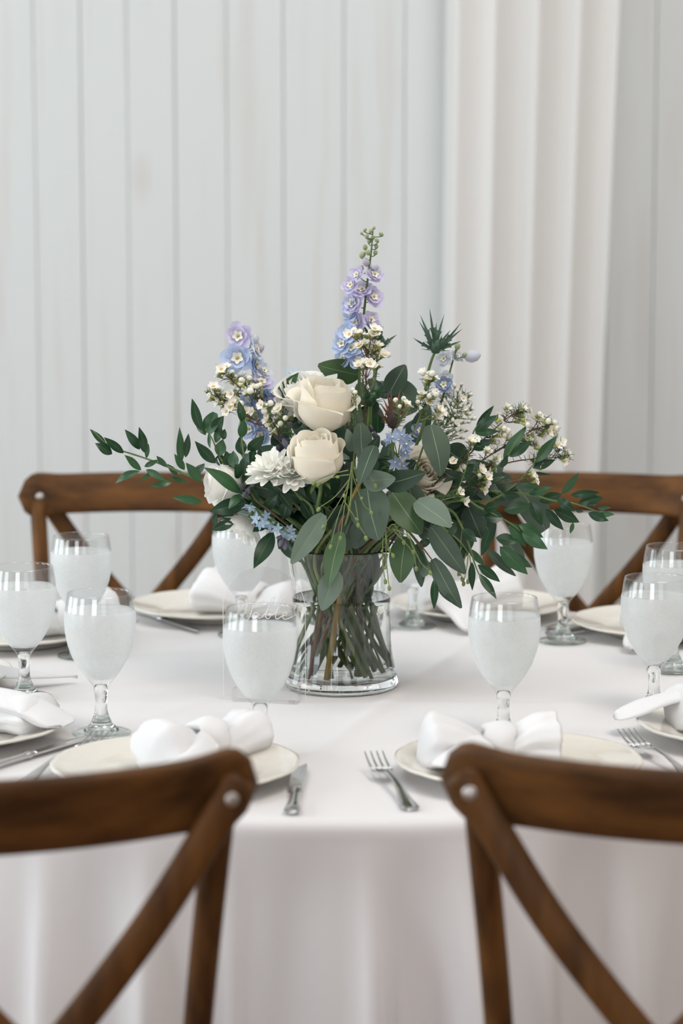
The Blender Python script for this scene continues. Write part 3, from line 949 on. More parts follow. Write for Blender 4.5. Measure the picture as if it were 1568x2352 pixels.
# ------------------------------------------------------------------ flower vase
VH = 0.203
def make_vase():
    t = tag(empty('flower_vase', (0, 0, TZ + 0.0012)), 'flared clear glass vase half full of water holding the bouquet', 'vase')
    out = [(0.0, 0.0), (0.076, 0.0), (0.0808, 0.0018), (0.0820, 0.006), (0.0808, 0.012), (0.0775, 0.024), (0.0735, 0.045), (0.0708, 0.070), (0.0697, 0.098),
           (0.0702, 0.125), (0.0725, 0.155), (0.0770, 0.182), (0.0815, 0.198), (0.0828, 0.2022)]
    inn = [(0.0818, 0.2032), (0.0806, 0.2010), (0.0798, 0.198), (0.0752, 0.182), (0.0707, 0.155), (0.0684, 0.125), (0.0679, 0.098), (0.0690, 0.070), (0.0716, 0.045),
           (0.0752, 0.026), (0.0755, 0.018), (0.070, 0.0135), (0.0, 0.0125)]
    obj('glass_body', mesh(*lathe(out + inn, 96)), M['vase'], t)
    wl = [(0.0, 0.0122), (0.0703, 0.0132), (0.0758, 0.018), (0.0756, 0.026), (0.0720, 0.045), (0.0694, 0.070), (0.0683, 0.098), (0.0686, 0.122), (0.0690, 0.1305),
          (0.0675, 0.1298), (0.0655, 0.1294), (0.0, 0.1293)]
    obj('water', mesh(*lathe(wl, 96)), M['vwater'], t)
    return t
make_vase()

# ------------------------------------------------------------------ foliage builders
def leaf_geo(b, t, w, n, arch=0.08, fold=0.12, kind='ruscus', wave=0.0, nl=9, rnd=R_, vein=False):
    b, t, n = Vector(b), Vector(t), Vector(n)
    ax = t - b
    L = ax.length
    ax.normalize()
    n = (n - ax * n.dot(ax)).normalized()
    sd = ax.cross(n)
    V, F = [], []
    ac = [-1, -0.55, -0.03, 0.03, 0.55, 1] if vein else [-1, -0.5, 0, 0.5, 1]
    ph = rnd.uniform(0, 6)
    for i in range(nl + 1):
        u = i / nl
        if kind == 'ruscus': wd = math.sin(PI * u ** 0.86) ** 0.95 * (1 - 0.12 * u)
        elif kind == 'euc': wd = math.sin(PI * (0.03 + 0.95 * u) ** 0.78) ** 0.72
        elif kind == 'round': wd = math.sin(PI * (0.05 + 0.90 * u) ** 0.9) ** 0.55
        else: wd = math.sin(PI * u ** 0.7) ** 1.1
        wd = max(wd, 0.0) * w / 2
        c = b + ax * (L * u) + n * (arch * L * math.sin(PI * u) + 0.02 * L * math.sin(2 * PI * u + ph))
        for a in ac:
            V.append(c + sd * (a * wd) + n * (fold * wd * abs(a) + wave * wd * a * math.sin(7 * u + ph)))
    m = len(ac)
    for i in range(nl):
        for j in range(m - 1):
            q = i * m + j
            F.append((q, q + 1, q + m + 1, q + m))
    return V, F

def place(root, name, vf, m, under=None):
    o = root.location
    return obj(name, mesh([Vector(v) - o for v in vf[0]], vf[1]), m, under or root)

def vase_stem(seed, head, short=False):
    """from the vase floor (or only into the water), through the mouth, towards the first head point"""
    r = random.Random(seed * 7 + 1)
    h = Vector(head)
    a = math.atan2(h.y, h.x) + r.uniform(-0.9, 0.9)
    rn = r.uniform(0.028, 0.068)
    n = Vector((rn * math.cos(a), rn * math.sin(a), TZ + 0.195))
    a2 = a + r.choice((-1, 1)) * r.uniform(1.3, 2.9)
    rb = r.uniform(0.030, 0.062)
    b = Vector((rb * math.cos(a2), rb * math.sin(a2), TZ + 0.019))
    if short:
        b = b.lerp(n, r.uniform(0.45, 0.7))
    return b, n

SEED = [0]
def flower_root(name, label, cat, group, head, stem_r, stem_mat, pts=None, bottom=None, neck=None, taper=0.45, short=False):
    """Empty at the cut end of the stem, with the whole stem as its first part"""
    SEED[0] += 1
    b, n = vase_stem(SEED[0], head, short)
    if bottom: b = Vector((bottom[0], bottom[1], TZ + 0.019))
    if neck: n = Vector((neck[0], neck[1], TZ + 0.195))
    root = tag(empty(name, b), label, cat, group)
    pp = pts or [head]
    P = [b, b.lerp(n, 0.5), n] + [Vector(p) for p in pp]
    S = spline(P, 6)
    k = len(S)
    rad = [stem_r * (1 - (1 - taper) * max(0, (i / (k - 1) - 0.3) / 0.7)) for i in range(k)]
    place(root, 'stem', tube(S, rad, 7), stem_mat)
    return root

def pxpts(pts, Y):
    return [at(p[0], p[1], p[2] if len(p) > 2 else Y) for p in pts]

def branch(name, label, cat, group, stem, leaves, Y, mats, r=0.0016, base_mat='stem', kind='ruscus', seed=None, bottom=None, neck=None, jit=0.014, fold=0.14, base_r=None, short=False):
    rnd = random.Random(seed if seed is not None else len(leaves))
    pts = pxpts(stem, Y)
    root = flower_root(name, label, cat, group, pts[0], base_r or r * 2.0, M[base_mat], pts, bottom, neck, taper=0.3, short=short)
    for L in leaves:
        bx_, by_, tx_, ty_, wpx = L[:5]
        mk = L[5] if len(L) > 5 and L[5] else rnd.choice(mats)
        dy = L[6] if len(L) > 6 else rnd.uniform(-jit, jit)
        b, t = at(bx_, by_, Y + dy * 0.4), at(tx_, ty_, Y + dy * 1.6)
        n = Vector((rnd.uniform(-0.55, 0.55), -1, rnd.uniform(-0.15, 0.6)))
        wd = wpx * 0.00062 * 1.12
        kd = L[7] if len(L) > 7 else kind
        g = leaf_geo(b, t, wd, n, rnd.uniform(-0.02, 0.10), fold * rnd.uniform(0.5, 1.5), kd, rnd.uniform(0, 0.10), rnd=rnd, vein=True)
        lf = place(root, 'leaf', g, M[mk])
        lf.data.materials.append(M['vein_pale'] if mk.startswith('euc') else M['vein'])
        lf.data.polygons.foreach_set('material_index', [1 if i % 5 == 2 else 0 for i in range(len(lf.data.polygons))])
    return root

RUS = ['rus', 'rus', 'rus_lit']
GR = 'ruscus branches in the bouquet'
GE = 'eucalyptus branches in the bouquet'

# long ruscus reaching to the left over the chair rail
branch('ruscus_branch', 'long thin ruscus branch stretching in front of the left chair rail', 'greenery', GR,
    [(560, 1130), (475, 1105), (440, 1095), (400, 1078), (360, 1062), (320, 1048), (265, 1030), (240, 1015), (215, 990)],
    [(245,1023,206,985,14), (258,1043,218,1018,22), (284,1041,238,1004,18), (324,1080,285,1045,18), (321,1033,286,986,20), (333,1041,319,980,20),
     (336,1053,341,1018,10), (321,1081,264,1110,18,'rus_lit'), (331,1072,365,1056,12,'rus_lit'), (335,1078,379,1103,16,'rus_lit'), (345,1086,322,1105,10,'rus_lit'),
     (384,1073,359,1047,16), (395,1108,345,1118,16,'rus_lit'), (388,1098,432,1107,12,'rus_lit'), (415,1065,412,980,18), (426,1051,433,995,16),
     (424,1080,400,1042,16), (462,1105,426,1062,22), (408,1092,383,1065,12), (465,1153,395,1142,20,'rus_lit'), (495,1064,447,1012,24), (448,1090,470,1064,18)],
    -0.04, RUS, 0.0011, seed=3)
branch('ruscus_branch', 'bushy ruscus tip with rounded leaves above the left white rose', 'greenery', GR,
    [(575, 1130), (530, 1085), (505, 1050), (488, 1010), (472, 985)],
    [(462,990,440,915,24,'rus'), (472,1000,450,960,20,'rus_lit'), (478,995,495,948,34,'rus_lit',0,'round'), (488,992,514,955,26,'rus'), (495,1018,508,972,18,'rus_lit'),
     (483,1030,480,990,9), (502,1048,512,1008,26,'rus_lit'), (503,1070,508,1040,22), (530,1075,519,1035,26,'rus'), (540,1080,528,1040,20), (512,1010,516,985,16)],
    -0.05, RUS, 0.0012, seed=4)
branch('ruscus_branch', 'upright ruscus sprig with tall narrow leaves left of the lower rose', 'greenery', GR,
    [(600, 1150), (575, 1100), (560, 1045), (553, 980), (550, 945)],
    [(557,972,548,920,19,'rus'), (553,1006,559,962,23,'rus_lit'), (556,1045,550,1003,25,'rus'), (568,1035,608,1000,26,'rus'), (560,1092,571,1040,28,'rus'),
     (538,1075,536,1035,24,'rus_lit'), (575,1062,585,1030,22,'rus'), (565,1095,590,1065,24), (548,1100,540,1065,20)],
    -0.07, RUS, 0.0013, seed=5)
branch('ruscus_branch', 'ruscus branch whose wavy leaf crosses the left white rose', 'greenery', GR,
    [(640, 1190), (600, 1160), (560, 1130)],
    [(556,1132,468,1073,30,'rus_lit',-0.02), (552,1135,525,1168,20,'rus_lit',-0.02), (565,1155,480,1175,36,'rus',0.0), (497,1180,492,1212,16,'rus'), (540,1197,484,1218,22,'rus'),
     (505,1172,540,1195,22,'rus'), (590,1165,575,1115,22), (605,1175,640,1130,24,'rus')],
    -0.085, RUS, 0.0013, seed=6)
branch('ruscus_branch', 'ruscus sprig curling down past the left of the vase mouth', 'greenery', GR,
    [(660, 1215), (630, 1218), (610, 1230)],
    [(628,1222,582,1307,36,'rus',-0.02), (640,1235,692,1292,32,'rus',-0.02), (655,1225,640,1262,26,'rus'), (612,1200,580,1222,22), (640,1210,600,1190,24)],
    -0.075, RUS, 0.0013, seed=7)
branch('ruscus_branch', 'ruscus sprig with dark arching leaves under the white chrysanthemums', 'greenery', GR,
    [(720, 1180), (690, 1140), (650, 1110), (600, 1090)],
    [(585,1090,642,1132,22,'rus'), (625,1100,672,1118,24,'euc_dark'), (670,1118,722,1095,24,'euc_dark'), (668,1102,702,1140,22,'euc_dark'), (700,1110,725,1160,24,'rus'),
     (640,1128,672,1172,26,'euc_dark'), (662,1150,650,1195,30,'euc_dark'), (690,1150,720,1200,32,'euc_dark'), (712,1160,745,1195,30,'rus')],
    -0.095, RUS, 0.0013, seed=8)
branch('ruscus_branch', 'broad ruscus leaves rising behind the upper ivory rose', 'greenery', GR,
    [(700, 1100), (660, 980), (640, 915)],
    [(633,922,686,855,30,'rus_lit',-0.01), (645,925,660,905,20,'rus_lit'), (655,950,690,915,24,'rus'), (660,980,700,960,26,'rus'), (665,1000,640,985,22,'rus')],
    -0.01, RUS, 0.0013, seed=9)
# right side
branch('ruscus_branch', 'long ruscus branch reaching right in front of the right chair rail', 'greenery', GR,
    [(960, 1140), (1050, 1125), (1150, 1130), (1220, 1137), (1270, 1150), (1310, 1155), (1345, 1165), (1390, 1182)],
    [(1290,1135,1329,1086,18), (1310,1137,1377,1131,18), (1328,1155,1385,1143,24,'rus'), (1345,1160,1372,1157,10), (1238,1152,1290,1135,24), (1214,1135,1270,1119,18,'rus_lit'),
     (1280,1145,1320,1175,22), (1270,1172,1330,1200,28,'rus'), (1320,1172,1340,1176,8), (1372,1168,1403,1166,10), (1350,1178,1398,1196,20,'rus'), (1374,1182,1412,1182,12,'rus_lit'),
     (1252,1168,1294,1218,22), (1316,1200,1309,1226,10), (1155,1172,1222,1160,28,'rus_lit'), (1218,1150,1245,1208,24), (1150,1128,1190,1115,18), (1120,1132,1160,1148,20,'rus')],
    -0.03, RUS, 0.0012, seed=10)
branch('ruscus_branch', 'drooping ruscus branch with long leaves over the fully visible goblet', 'greenery', GR,
    [(960, 1155), (1050, 1140), (1100, 1165), (1160, 1195), (1195, 1220)],
    [(1156,1190,1107,1187,28,'rus'), (1169,1199,1208,1257,28,'rus_lit'), (1190,1205,1247,1235,26,'rus_lit'), (1198,1223,1258,1262,28,'rus_lit'), (1138,1235,1192,1245,26,'rus'),
     (1124,1212,1103,1278,24,'rus'), (1147,1255,1212,1320,34,'rus_lit'), (1165,1262,1222,1303,24,'rus_lit'), (1110,1170,1150,1160,24,'rus'), (1085,1160,1130,1185,26,'rus')],
    -0.06, RUS, 0.0013, seed=11)
branch('ruscus_branch', 'hanging ruscus sprig with its tips above the right goblet rim', 'greenery', GR,
    [(960, 1170), (1030, 1170), (1060, 1210), (1080, 1262), (1090, 1295), (1100, 1320)],
    [(1083,1290,1084,1357,16,'rus'), (1096,1297,1148,1337,21,'rus'), (1099,1318,1140,1377,19,'rus'), (1062,1215,1095,1245,22,'rus'), (1075,1260,1112,1300,16,'rus_lit'), (1045,1200,1030,1235,20,'rus')],
    -0.09, RUS, 0.0013, seed=12)
branch('ruscus_branch', 'small ruscus sprig dangling over the cloth right of the vase', 'greenery', GR,
    [(900, 1190), (940, 1225), (975, 1275), (998, 1335)],
    [(996,1330,996,1400,18,'rus'), (1004,1350,1046,1390,12,'rus'), (985,1300,965,1275,14), (960,1255,990,1240,18,'euc_dark')],
    -0.11, RUS, 0.0010, seed=13)
branch('ruscus_branch', 'ruscus sprig rising at the right of the green waxflower buds', 'greenery', GR,
    [(990, 1120), (1050, 1080), (1078, 1030), (1088, 990), (1110, 960)],
    [(1092,984,1134,931,17), (1090,992,1142,953,24,'rus'), (1090,995,1146,990,18,'rus_lit'), (1085,1032,1132,1010,24,'rus'), (1070,1055,1045,1030,24,'rus'), (1065,1075,1110,1060,26,'rus')],
    -0.02, RUS, 0.0012, seed=14)
branch('ruscus_branch', 'ruscus sprig with two slanting leaves among the right-hand waxflowers', 'greenery', GR,
    [(1000, 1150), (1085, 1110), (1155, 1058), (1185, 1015)],
    [(1155,1057,1210,975,26,'rus_lit'), (1170,1050,1222,1012,21,'rus'), (1150,1075,1165,1045,16), (1110,1100,1160,1095,24,'rus'), (1095,1112,1065,1085,28,'rus')],
    -0.05, RUS, 0.0012, seed=15)
branch('ruscus_branch', 'outermost upright ruscus sprig at the right beside waxflower tips', 'greenery', GR,
    [(1010, 1160), (1120, 1150), (1180, 1115), (1215, 1078), (1245, 1040)],
    [(1230,1062,1280,1000,24,'rus_lit'), (1222,1075,1275,1056,21,'rus'), (1208,1085,1266,1090,7,'rus'), (1190,1108,1238,1120,16,'rus_lit'), (1150,1135,1195,1140,20)],
    -0.04, RUS, 0.0012, seed=16)

# eucalyptus
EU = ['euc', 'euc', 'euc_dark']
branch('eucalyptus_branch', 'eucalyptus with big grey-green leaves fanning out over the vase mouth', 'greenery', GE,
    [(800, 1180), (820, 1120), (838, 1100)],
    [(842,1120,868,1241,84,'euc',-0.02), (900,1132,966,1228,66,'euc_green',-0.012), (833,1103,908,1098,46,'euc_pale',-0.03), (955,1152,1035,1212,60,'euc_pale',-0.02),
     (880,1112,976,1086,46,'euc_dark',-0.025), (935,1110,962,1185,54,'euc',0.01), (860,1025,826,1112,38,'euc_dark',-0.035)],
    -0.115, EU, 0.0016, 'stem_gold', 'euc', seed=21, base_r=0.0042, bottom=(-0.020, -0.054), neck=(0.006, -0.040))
branch('eucalyptus_branch', 'eucalyptus with two tall oval leaves standing in the bouquet middle', 'greenery', GE,
    [(820, 1150), (812, 1060), (822, 985)],
    [(826,972,836,1072,43,'euc',-0.01), (808,1037,797,985,23,'euc_pale',-0.005), (806,1056,744,1010,42,'euc_dark',0.01), (803,1052,728,1032,15,'euc_pale',-0.02), (745,1082,613,1103,11,'euc_pale',-0.02),
     (845,1040,870,1000,24,'euc_dark'), (850,1055,860,1090,30,'euc')],
    -0.105, EU, 0.0015, 'stem_pale', 'euc', seed=22)
branch('eucalyptus_branch', 'eucalyptus with one broad upright leaf beside the blue star flowers', 'greenery', GE,
    [(930, 1150), (960, 1060), (985, 985)],
    [(988,976,1010,1094,60,'euc',-0.012), (1020,1030,1072,1066,58,'euc_dark',0.02), (1015,1080,1050,1100,46,'euc_dark',0.02), (955,1060,930,1085,34,'euc_dark',0.01)],
    -0.095, EU, 0.0015, 'stem', 'euc', seed=23)
branch('eucalyptus_branch', 'eucalyptus leaves hanging down over the front of the vase glass', 'greenery', GE,
    [(790, 1190), (780, 1205), (775, 1235)],
    [(743,1181,669,1295,45,'euc_pale',-0.015), (782,1221,753,1346,43,'euc_green',-0.018), (774,1312,739,1402,48,'euc_pale',-0.01), (812,1178,772,1275,62,'euc',0.01),
     (840,1190,815,1260,50,'euc',0.012), (790,1160,760,1215,40,'euc_dark',0.012)],
    -0.125, EU, 0.0014, 'stem_red', 'euc', seed=24, base_r=0.0032, bottom=(-0.045, -0.046), neck=(-0.012, -0.05))
branch('eucalyptus_branch', 'eucalyptus trailing off the right of the vase with dangling seeds', 'greenery', GE,
    [(880, 1190), (930, 1215), (960, 1245), (995, 1290)],
    [(931,1232,919,1338,54,'euc_green',-0.01), (989,1210,1068,1318,46,'euc',0.0), (994,1284,1059,1397,38,'euc',-0.005), (956,1250,968,1348,30,'euc',0.006), (985,1290,970,1325,26,'euc_pale')],
    -0.105, EU, 0.0013, 'stem_red', 'euc', seed=25)
branch('eucalyptus_branch', 'shaded eucalyptus leaves clustered below the right-hand foliage', 'greenery', GE,
    [(930, 1180), (1000, 1185), (1050, 1200), (1110, 1240)],
    [(1040,1212,1050,1298,46,'euc_dark'), (1062,1195,1052,1292,54,'euc_dark'), (1115,1262,1183,1323,23,'euc'), (1153,1233,1207,1302,38,'euc'), (1075,1165,1105,1235,54,'euc_dark'),
     (1100,1180,1130,1240,48,'euc_dark'), (1030,1190,1075,1165,44,'euc_dark')],
    -0.02, EU, 0.0013, 'stem', 'euc', seed=26)
branch('eucalyptus_branch', 'large rounded grey eucalyptus leaf behind the right ruscus', 'greenery', GE,
    [(960, 1160), (1060, 1120), (1150, 1110), (1195, 1125)],
    [(1185,1115,1253,1218,66,'euc',0.0,'round'), (1110,1112,1175,1100,48,'euc',0.01), (1060,1115,1105,1150,44,'euc_dark')],
    0.03, EU, 0.0013, 'stem', 'euc', seed=27)
branch('eucalyptus_branch', 'eucalyptus with a broad green leaf behind the tall delphinium', 'greenery', GE,
    [(830, 1050), (840, 920), (830, 868)],
    [(824,862,730,838,56,'euc_green',-0.01), (945,952,914,876,62,'euc',0.02,'round'), (800,892,714,882,26,'rus',0.01), (850,900,905,880,30,'rus',0.02), (880,905,845,870,26,'euc_dark',0.02)],
    0.03, EU, 0.0014, 'stem', 'euc', seed=28)

# dark leaves filling the heart of the bouquet, on their own branches
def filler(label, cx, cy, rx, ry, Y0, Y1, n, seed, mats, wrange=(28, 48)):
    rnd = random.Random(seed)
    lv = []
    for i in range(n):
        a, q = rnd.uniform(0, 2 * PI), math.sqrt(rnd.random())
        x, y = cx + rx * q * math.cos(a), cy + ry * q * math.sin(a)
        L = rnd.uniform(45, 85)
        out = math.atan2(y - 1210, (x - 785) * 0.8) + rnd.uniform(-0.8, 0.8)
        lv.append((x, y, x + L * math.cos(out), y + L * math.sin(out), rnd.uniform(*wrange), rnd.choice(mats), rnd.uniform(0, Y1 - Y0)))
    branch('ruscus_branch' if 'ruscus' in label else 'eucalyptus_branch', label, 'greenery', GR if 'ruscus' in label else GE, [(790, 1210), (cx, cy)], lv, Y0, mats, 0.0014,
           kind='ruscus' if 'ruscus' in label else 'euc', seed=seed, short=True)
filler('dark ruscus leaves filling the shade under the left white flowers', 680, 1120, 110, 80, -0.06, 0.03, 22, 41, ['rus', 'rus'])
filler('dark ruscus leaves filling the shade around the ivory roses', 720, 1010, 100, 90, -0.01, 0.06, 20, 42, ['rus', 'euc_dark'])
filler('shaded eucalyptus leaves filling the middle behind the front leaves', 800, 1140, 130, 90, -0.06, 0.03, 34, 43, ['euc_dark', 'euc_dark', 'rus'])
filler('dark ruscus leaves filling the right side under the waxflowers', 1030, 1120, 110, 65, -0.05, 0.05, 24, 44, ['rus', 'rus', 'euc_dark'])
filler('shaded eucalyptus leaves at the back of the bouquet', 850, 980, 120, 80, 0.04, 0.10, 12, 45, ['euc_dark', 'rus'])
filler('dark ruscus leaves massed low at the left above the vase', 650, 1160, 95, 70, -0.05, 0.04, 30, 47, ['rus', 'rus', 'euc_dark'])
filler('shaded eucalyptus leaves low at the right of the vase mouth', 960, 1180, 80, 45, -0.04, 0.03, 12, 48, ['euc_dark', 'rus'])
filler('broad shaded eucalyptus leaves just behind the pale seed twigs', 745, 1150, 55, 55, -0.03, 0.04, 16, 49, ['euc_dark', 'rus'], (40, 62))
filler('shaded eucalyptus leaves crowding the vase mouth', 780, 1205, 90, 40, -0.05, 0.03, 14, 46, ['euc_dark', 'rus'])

branch('eucalyptus_branch', 'eucalyptus leaves pushed down inside the vase above the water', 'greenery', GE,
    [(800, 1235), (815, 1215), (830, 1190)],
    [(812,1262,800,1345,40,'euc',-0.01), (850,1262,858,1335,34,'euc_dark',0.0), (735,1262,722,1330,32,'euc_dark',0.01), (830,1290,848,1375,40,'euc_dark',0.02), (760,1270,772,1350,36,'euc',0.03)],
    -0.030, EU, 0.0013, 'stem', 'euc', seed=29, short=True)

# ------------------------------------------------------------------ seeded eucalyptus sprays
def pod_geo(p, d, s):
    d = Vector(d).normalized()
    return tube([p, p + d * s * 0.35, p + d * s * 0.9, p + d * s * 1.15], [s * 0.15, s * 0.42, s * 0.40, s * 0.12], 7)
def seed_spray(label, main, twigs, Y, seed):
    rnd = random.Random(seed)
    pts = pxpts(main, Y)
    root = flower_root('seeded_eucalyptus', label, 'greenery', 'seeded eucalyptus sprays', pts[0], 0.0022, M['stem_pale'], pts, taper=0.4)
    for tw in twigs:
        P = spline(pxpts(tw, Y - 0.008), 5)
        tg = place(root, 'twig', tube(P, [0.0009 * (1 - 0.4 * i / len(P)) for i in range(len(P))], 5), M['stem_pale'])
        d = P[-1] - P[-2]
        place(root, 'seed', pod_geo(P[-1], d + Vector((0, 0, -0.002)), 0.0065), M['stem_pale'], tg)
        if rnd.random() < 0.5:
            q = P[len(P) // 2]
            dd = Vector((rnd.uniform(-1, 1), -0.5, rnd.uniform(-1, 0.3)))
            place(root, 'seed', pod_geo(q, dd, 0.0055), M['stem_pale'], tg)
seed_spray('pale seeded eucalyptus twigs splaying in front of the big grey leaves',
    [(800, 1180), (808, 1090), (808, 1060)],
    [[(808,1062),(800,1110),(780,1150),(745,1205)], [(803,1100),(770,1140),(735,1165)], [(806,1080),(820,1120),(835,1160),(850,1172)], [(805,1090),(770,1095),(735,1108)],
     [(800,1110),(790,1170),(782,1230)], [(815,1150),(820,1180),(822,1200)], [(800,1080),(760,1090),(725,1105)], [(790,1150),(815,1190),(838,1230)], [(812,1075),(840,1085),(860,1110)],
     [(797,1130),(775,1190),(760,1250)]], -0.145, 51)
seed_spray('pale seeded eucalyptus twigs dangling right of the vase mouth',
    [(850, 1200), (885, 1210), (900, 1220)],
    [[(890,1215),(905,1205),(925,1240)], [(885,1212),(890,1260),(900,1270)], [(880,1215),(878,1290),(884,1330)], [(900,1215),(935,1230),(948,1262)], [(905,1220),(945,1265),(955,1300)],
     [(885,1225),(888,1300),(893,1345)], [(930,1215),(965,1290),(985,1310)]], -0.13, 52)
seed_spray('dark seeded eucalyptus twigs hanging below the right ruscus',
    [(960, 1190), (1040, 1230), (1075, 1270)],
    [[(1075,1270),(1072,1300),(1065,1335)], [(1070,1270),(1062,1300),(1055,1312)], [(1078,1275),(1080,1300),(1075,1330)], [(1060,1255),(1050,1290),(1060,1325)]], -0.04, 53)

# ------------------------------------------------------------------ roses
def rose(label, px, py, Y, size, axis, roll, m, seed, opened=0.5):
    rnd = random.Random(seed)
    c = at(px, py, Y)
    az = Vector(axis).normalized()
    base = c - az * size * 0.50
    root = flower_root('white_rose', label, 'rose', 'white roses in the bouquet', base, 0.0034, M['stem'], [base - az * 0.02, base], taper=0.8)
    rot = az.to_track_quat('Z', 'Y').to_matrix() @ Matrix.Rotation(roll, 3, 'Z')
    def petal(th0, half, r, h, flare, lean, tipw, ph):
        V, F = [], []
        nu, nv = 12, 10
        for i in range(nv + 1):
            v = i / nv
            bod = math.sin(min(1.0, 0.10 + v * 1.75) * PI / 2)            # fills out quickly above the calyx
            rr = r * (0.18 + 0.82 * bod) * (1 - lean * max(0, v - 0.35) ** 1.2)
            rr += r * flare * max(0, v - 0.66) ** 2 * 5
            hw = half * (0.62 + 0.38 * math.sin(PI * min(1, 0.12 + v * 0.80)) ** 0.5)
            for j in range(nu + 1):
                u = -1 + 2 * j / nu
                a = th0 + hw * u
                top = 1 - (0.13 * abs(u) ** 4 + 0.012 * math.sin(5 * u + ph)) * v ** 2
                ru = rr * (1 + 0.075 * u + 0.10 * flare * abs(u) * v)
                z = h * v * top - r * flare * 1.1 * max(0, v - 0.74) ** 1.5 * 2
                V.append(base + rot @ Vector((ru * math.cos(a), ru * math.sin(a), z)))
        for i in range(nv):
            for j in range(nu):
                q = i * (nu + 1) + j
                F.append((q, q + 1, q + nu + 2, q + nu + 1))
        return V, F
    R0 = size * 0.5
    layers = [(2, 0.20, 0.86, 1.9, 0.0, 0.55), (3, 0.38, 0.92, 1.6, 0.02, 0.48), (3, 0.60, 0.97, 1.5, 0.05, 0.40), (3, 0.80, 0.98, 1.4, 0.16 * opened, 0.30),
              (3, 0.94, 0.92, 1.3, 0.55 * opened, 0.18), (3, 1.03, 0.76, 1.05, 1.1 * opened, 0.05)]
    for k, (n, rf, hf, half, fl, ln) in enumerate(layers):
        o = rnd.uniform(0, 6)
        for i in range(n):
            place(root, 'petal', petal(o + 2 * PI * i / n + rnd.uniform(-0.15, 0.15), half, R0 * rf * rnd.uniform(0.97, 1.03), size * hf * rnd.uniform(0.96, 1.02), fl * rnd.uniform(0.6, 1.4), ln, 0, rnd.uniform(0, 6)), m)
    V, F = lathe([(0, -0.012), (0.004, -0.010), (0.008, -0.002), (0.009, 0.004), (0, 0.006)], 12)
    place(root, 'receptacle', ([base + rot @ Vector(v) for v in V], F), M['stem'])
    for i in range(5):
        a = 2 * PI * i / 5 + seed
        b = base + rot @ Vector((0.007 * math.cos(a), 0.007 * math.sin(a), 0.0))
        t = base + rot @ Vector((0.024 * math.cos(a), 0.024 * math.sin(a), -0.012 + 0.01 * rnd.random()))
        place(root, 'sepal', leaf_geo(b, t, 0.007, rot @ Vector((0, 0, 1)), 0.1), M['stem'])

rose('half-open ivory rose at the top of the bouquet', 745, 930, -0.075, 0.076, (0.12, -0.22, 0.96), 0.3, M['rose'], 1, 0.42)
rose('ivory rose with a folded centre above the white chrysanthemums', 727, 1050, -0.125, 0.070, (-0.08, -0.28, 0.95), 1.2, M['rose'], 2, 0.18)
rose('white rose turned sideways at the left edge of the bouquet', 512, 1112, -0.055, 0.052, (-0.97, -0.30, 0.05), 0.9, M['rose_w'], 3, 0.6)
rose('cream rose half hidden behind a broad eucalyptus leaf', 968, 1088, -0.065, 0.056, (0.35, -0.85, 0.4), 2.0, M['rose'], 4, 0.6)
rose('white rose behind the ivory rose, mostly covered', 690, 905, -0.02, 0.058, (-0.35, -0.45, 0.80), 0.1, M['rose_w'], 5, 0.8)

# ------------------------------------------------------------------ chrysanthemums
def petal_mesh(L, w, cup=0.25):
    V, F = leaf_geo((0, 0, 0), (L, 0, 0), w, (0, 0, 1), -0.10, cup, 'round', 0, 6, random.Random(5))
    return mesh(V, F, name='mum_petal')
mp = [petal_mesh(1.0, 0.40, 0.35), petal_mesh(1.0, 0.34, 0.5), petal_mesh(1.0, 0.48, 0.25)]
for q in mp: q.materials.append(M['mum'])
def chrysanthemum(label, px, py, Y, R0, axis, seed, rings):
    rnd = random.Random(seed)
    az = Vector(axis).normalized()
    c = at(px, py, Y)
    root = flower_root('white_chrysanthemum', label, 'chrysanthemum', 'white chrysanthemums in the bouquet', c - az * 0.006, 0.0026, M['stem'], [c - az * 0.03, c - az * 0.006], taper=0.8)
    q = az.to_track_quat('Z', 'Y')
    for n, lf, el in rings:
        o = rnd.uniform(0, 6)
        for i in range(n):
            a = o + 2 * PI * i / n + rnd.uniform(-0.12, 0.12)
            e = math.radians(el + rnd.uniform(-9, 9))
            L = R0 * lf * rnd.uniform(0.9, 1.08)
            p = obj('petal', rnd.choice(mp), None, root)
            mtx = q.to_matrix() @ Matrix.Rotation(a, 3, 'Z') @ Matrix.Rotation(-e, 3, 'Y') @ Matrix.Rotation(rnd.uniform(-0.2, 0.2), 3, 'X')
            p.matrix_local = Matrix.Translation(c - root.location) @ mtx.to_4x4() @ Matrix.Scale(L, 4)
    V, F = lathe([(0, -0.002), (R0 * 0.16, 0.0), (R0 * 0.14, R0 * 0.12), (0, R0 * 0.17)], 14)
    m3 = q.to_matrix()
    place(root, 'heart', ([c + m3 @ Vector(v) for v in V], F), M['mumc'])
FULL = [(14, 1.0, 4), (13, 0.92, 20), (12, 0.80, 38), (9, 0.62, 56), (7, 0.45, 72)]
chrysanthemum('full white chrysanthemum left of the lower ivory rose', 622, 1080, -0.110, 0.037, (-0.30, -0.50, 0.80), 1, FULL)
chrysanthemum('white chrysanthemum tucked under the lower ivory rose', 672, 1090, -0.120, 0.035, (-0.05, -0.62, 0.75), 2, FULL)
chrysanthemum('white chrysanthemum nodding down at the left of the vase mouth', 572, 1192, -0.06, 0.040, (-0.55, -0.15, -0.80), 3, [(12, 1.0, 30), (11, 0.95, 48), (8, 0.8, 62)])
chrysanthemum('white chrysanthemum peeking out above the ivory rose', 722, 885, 0.02, 0.026, (0.0, -0.2, 0.95), 4, [(12, 1.0, 18), (10, 0.85, 42), (7, 0.6, 65)])

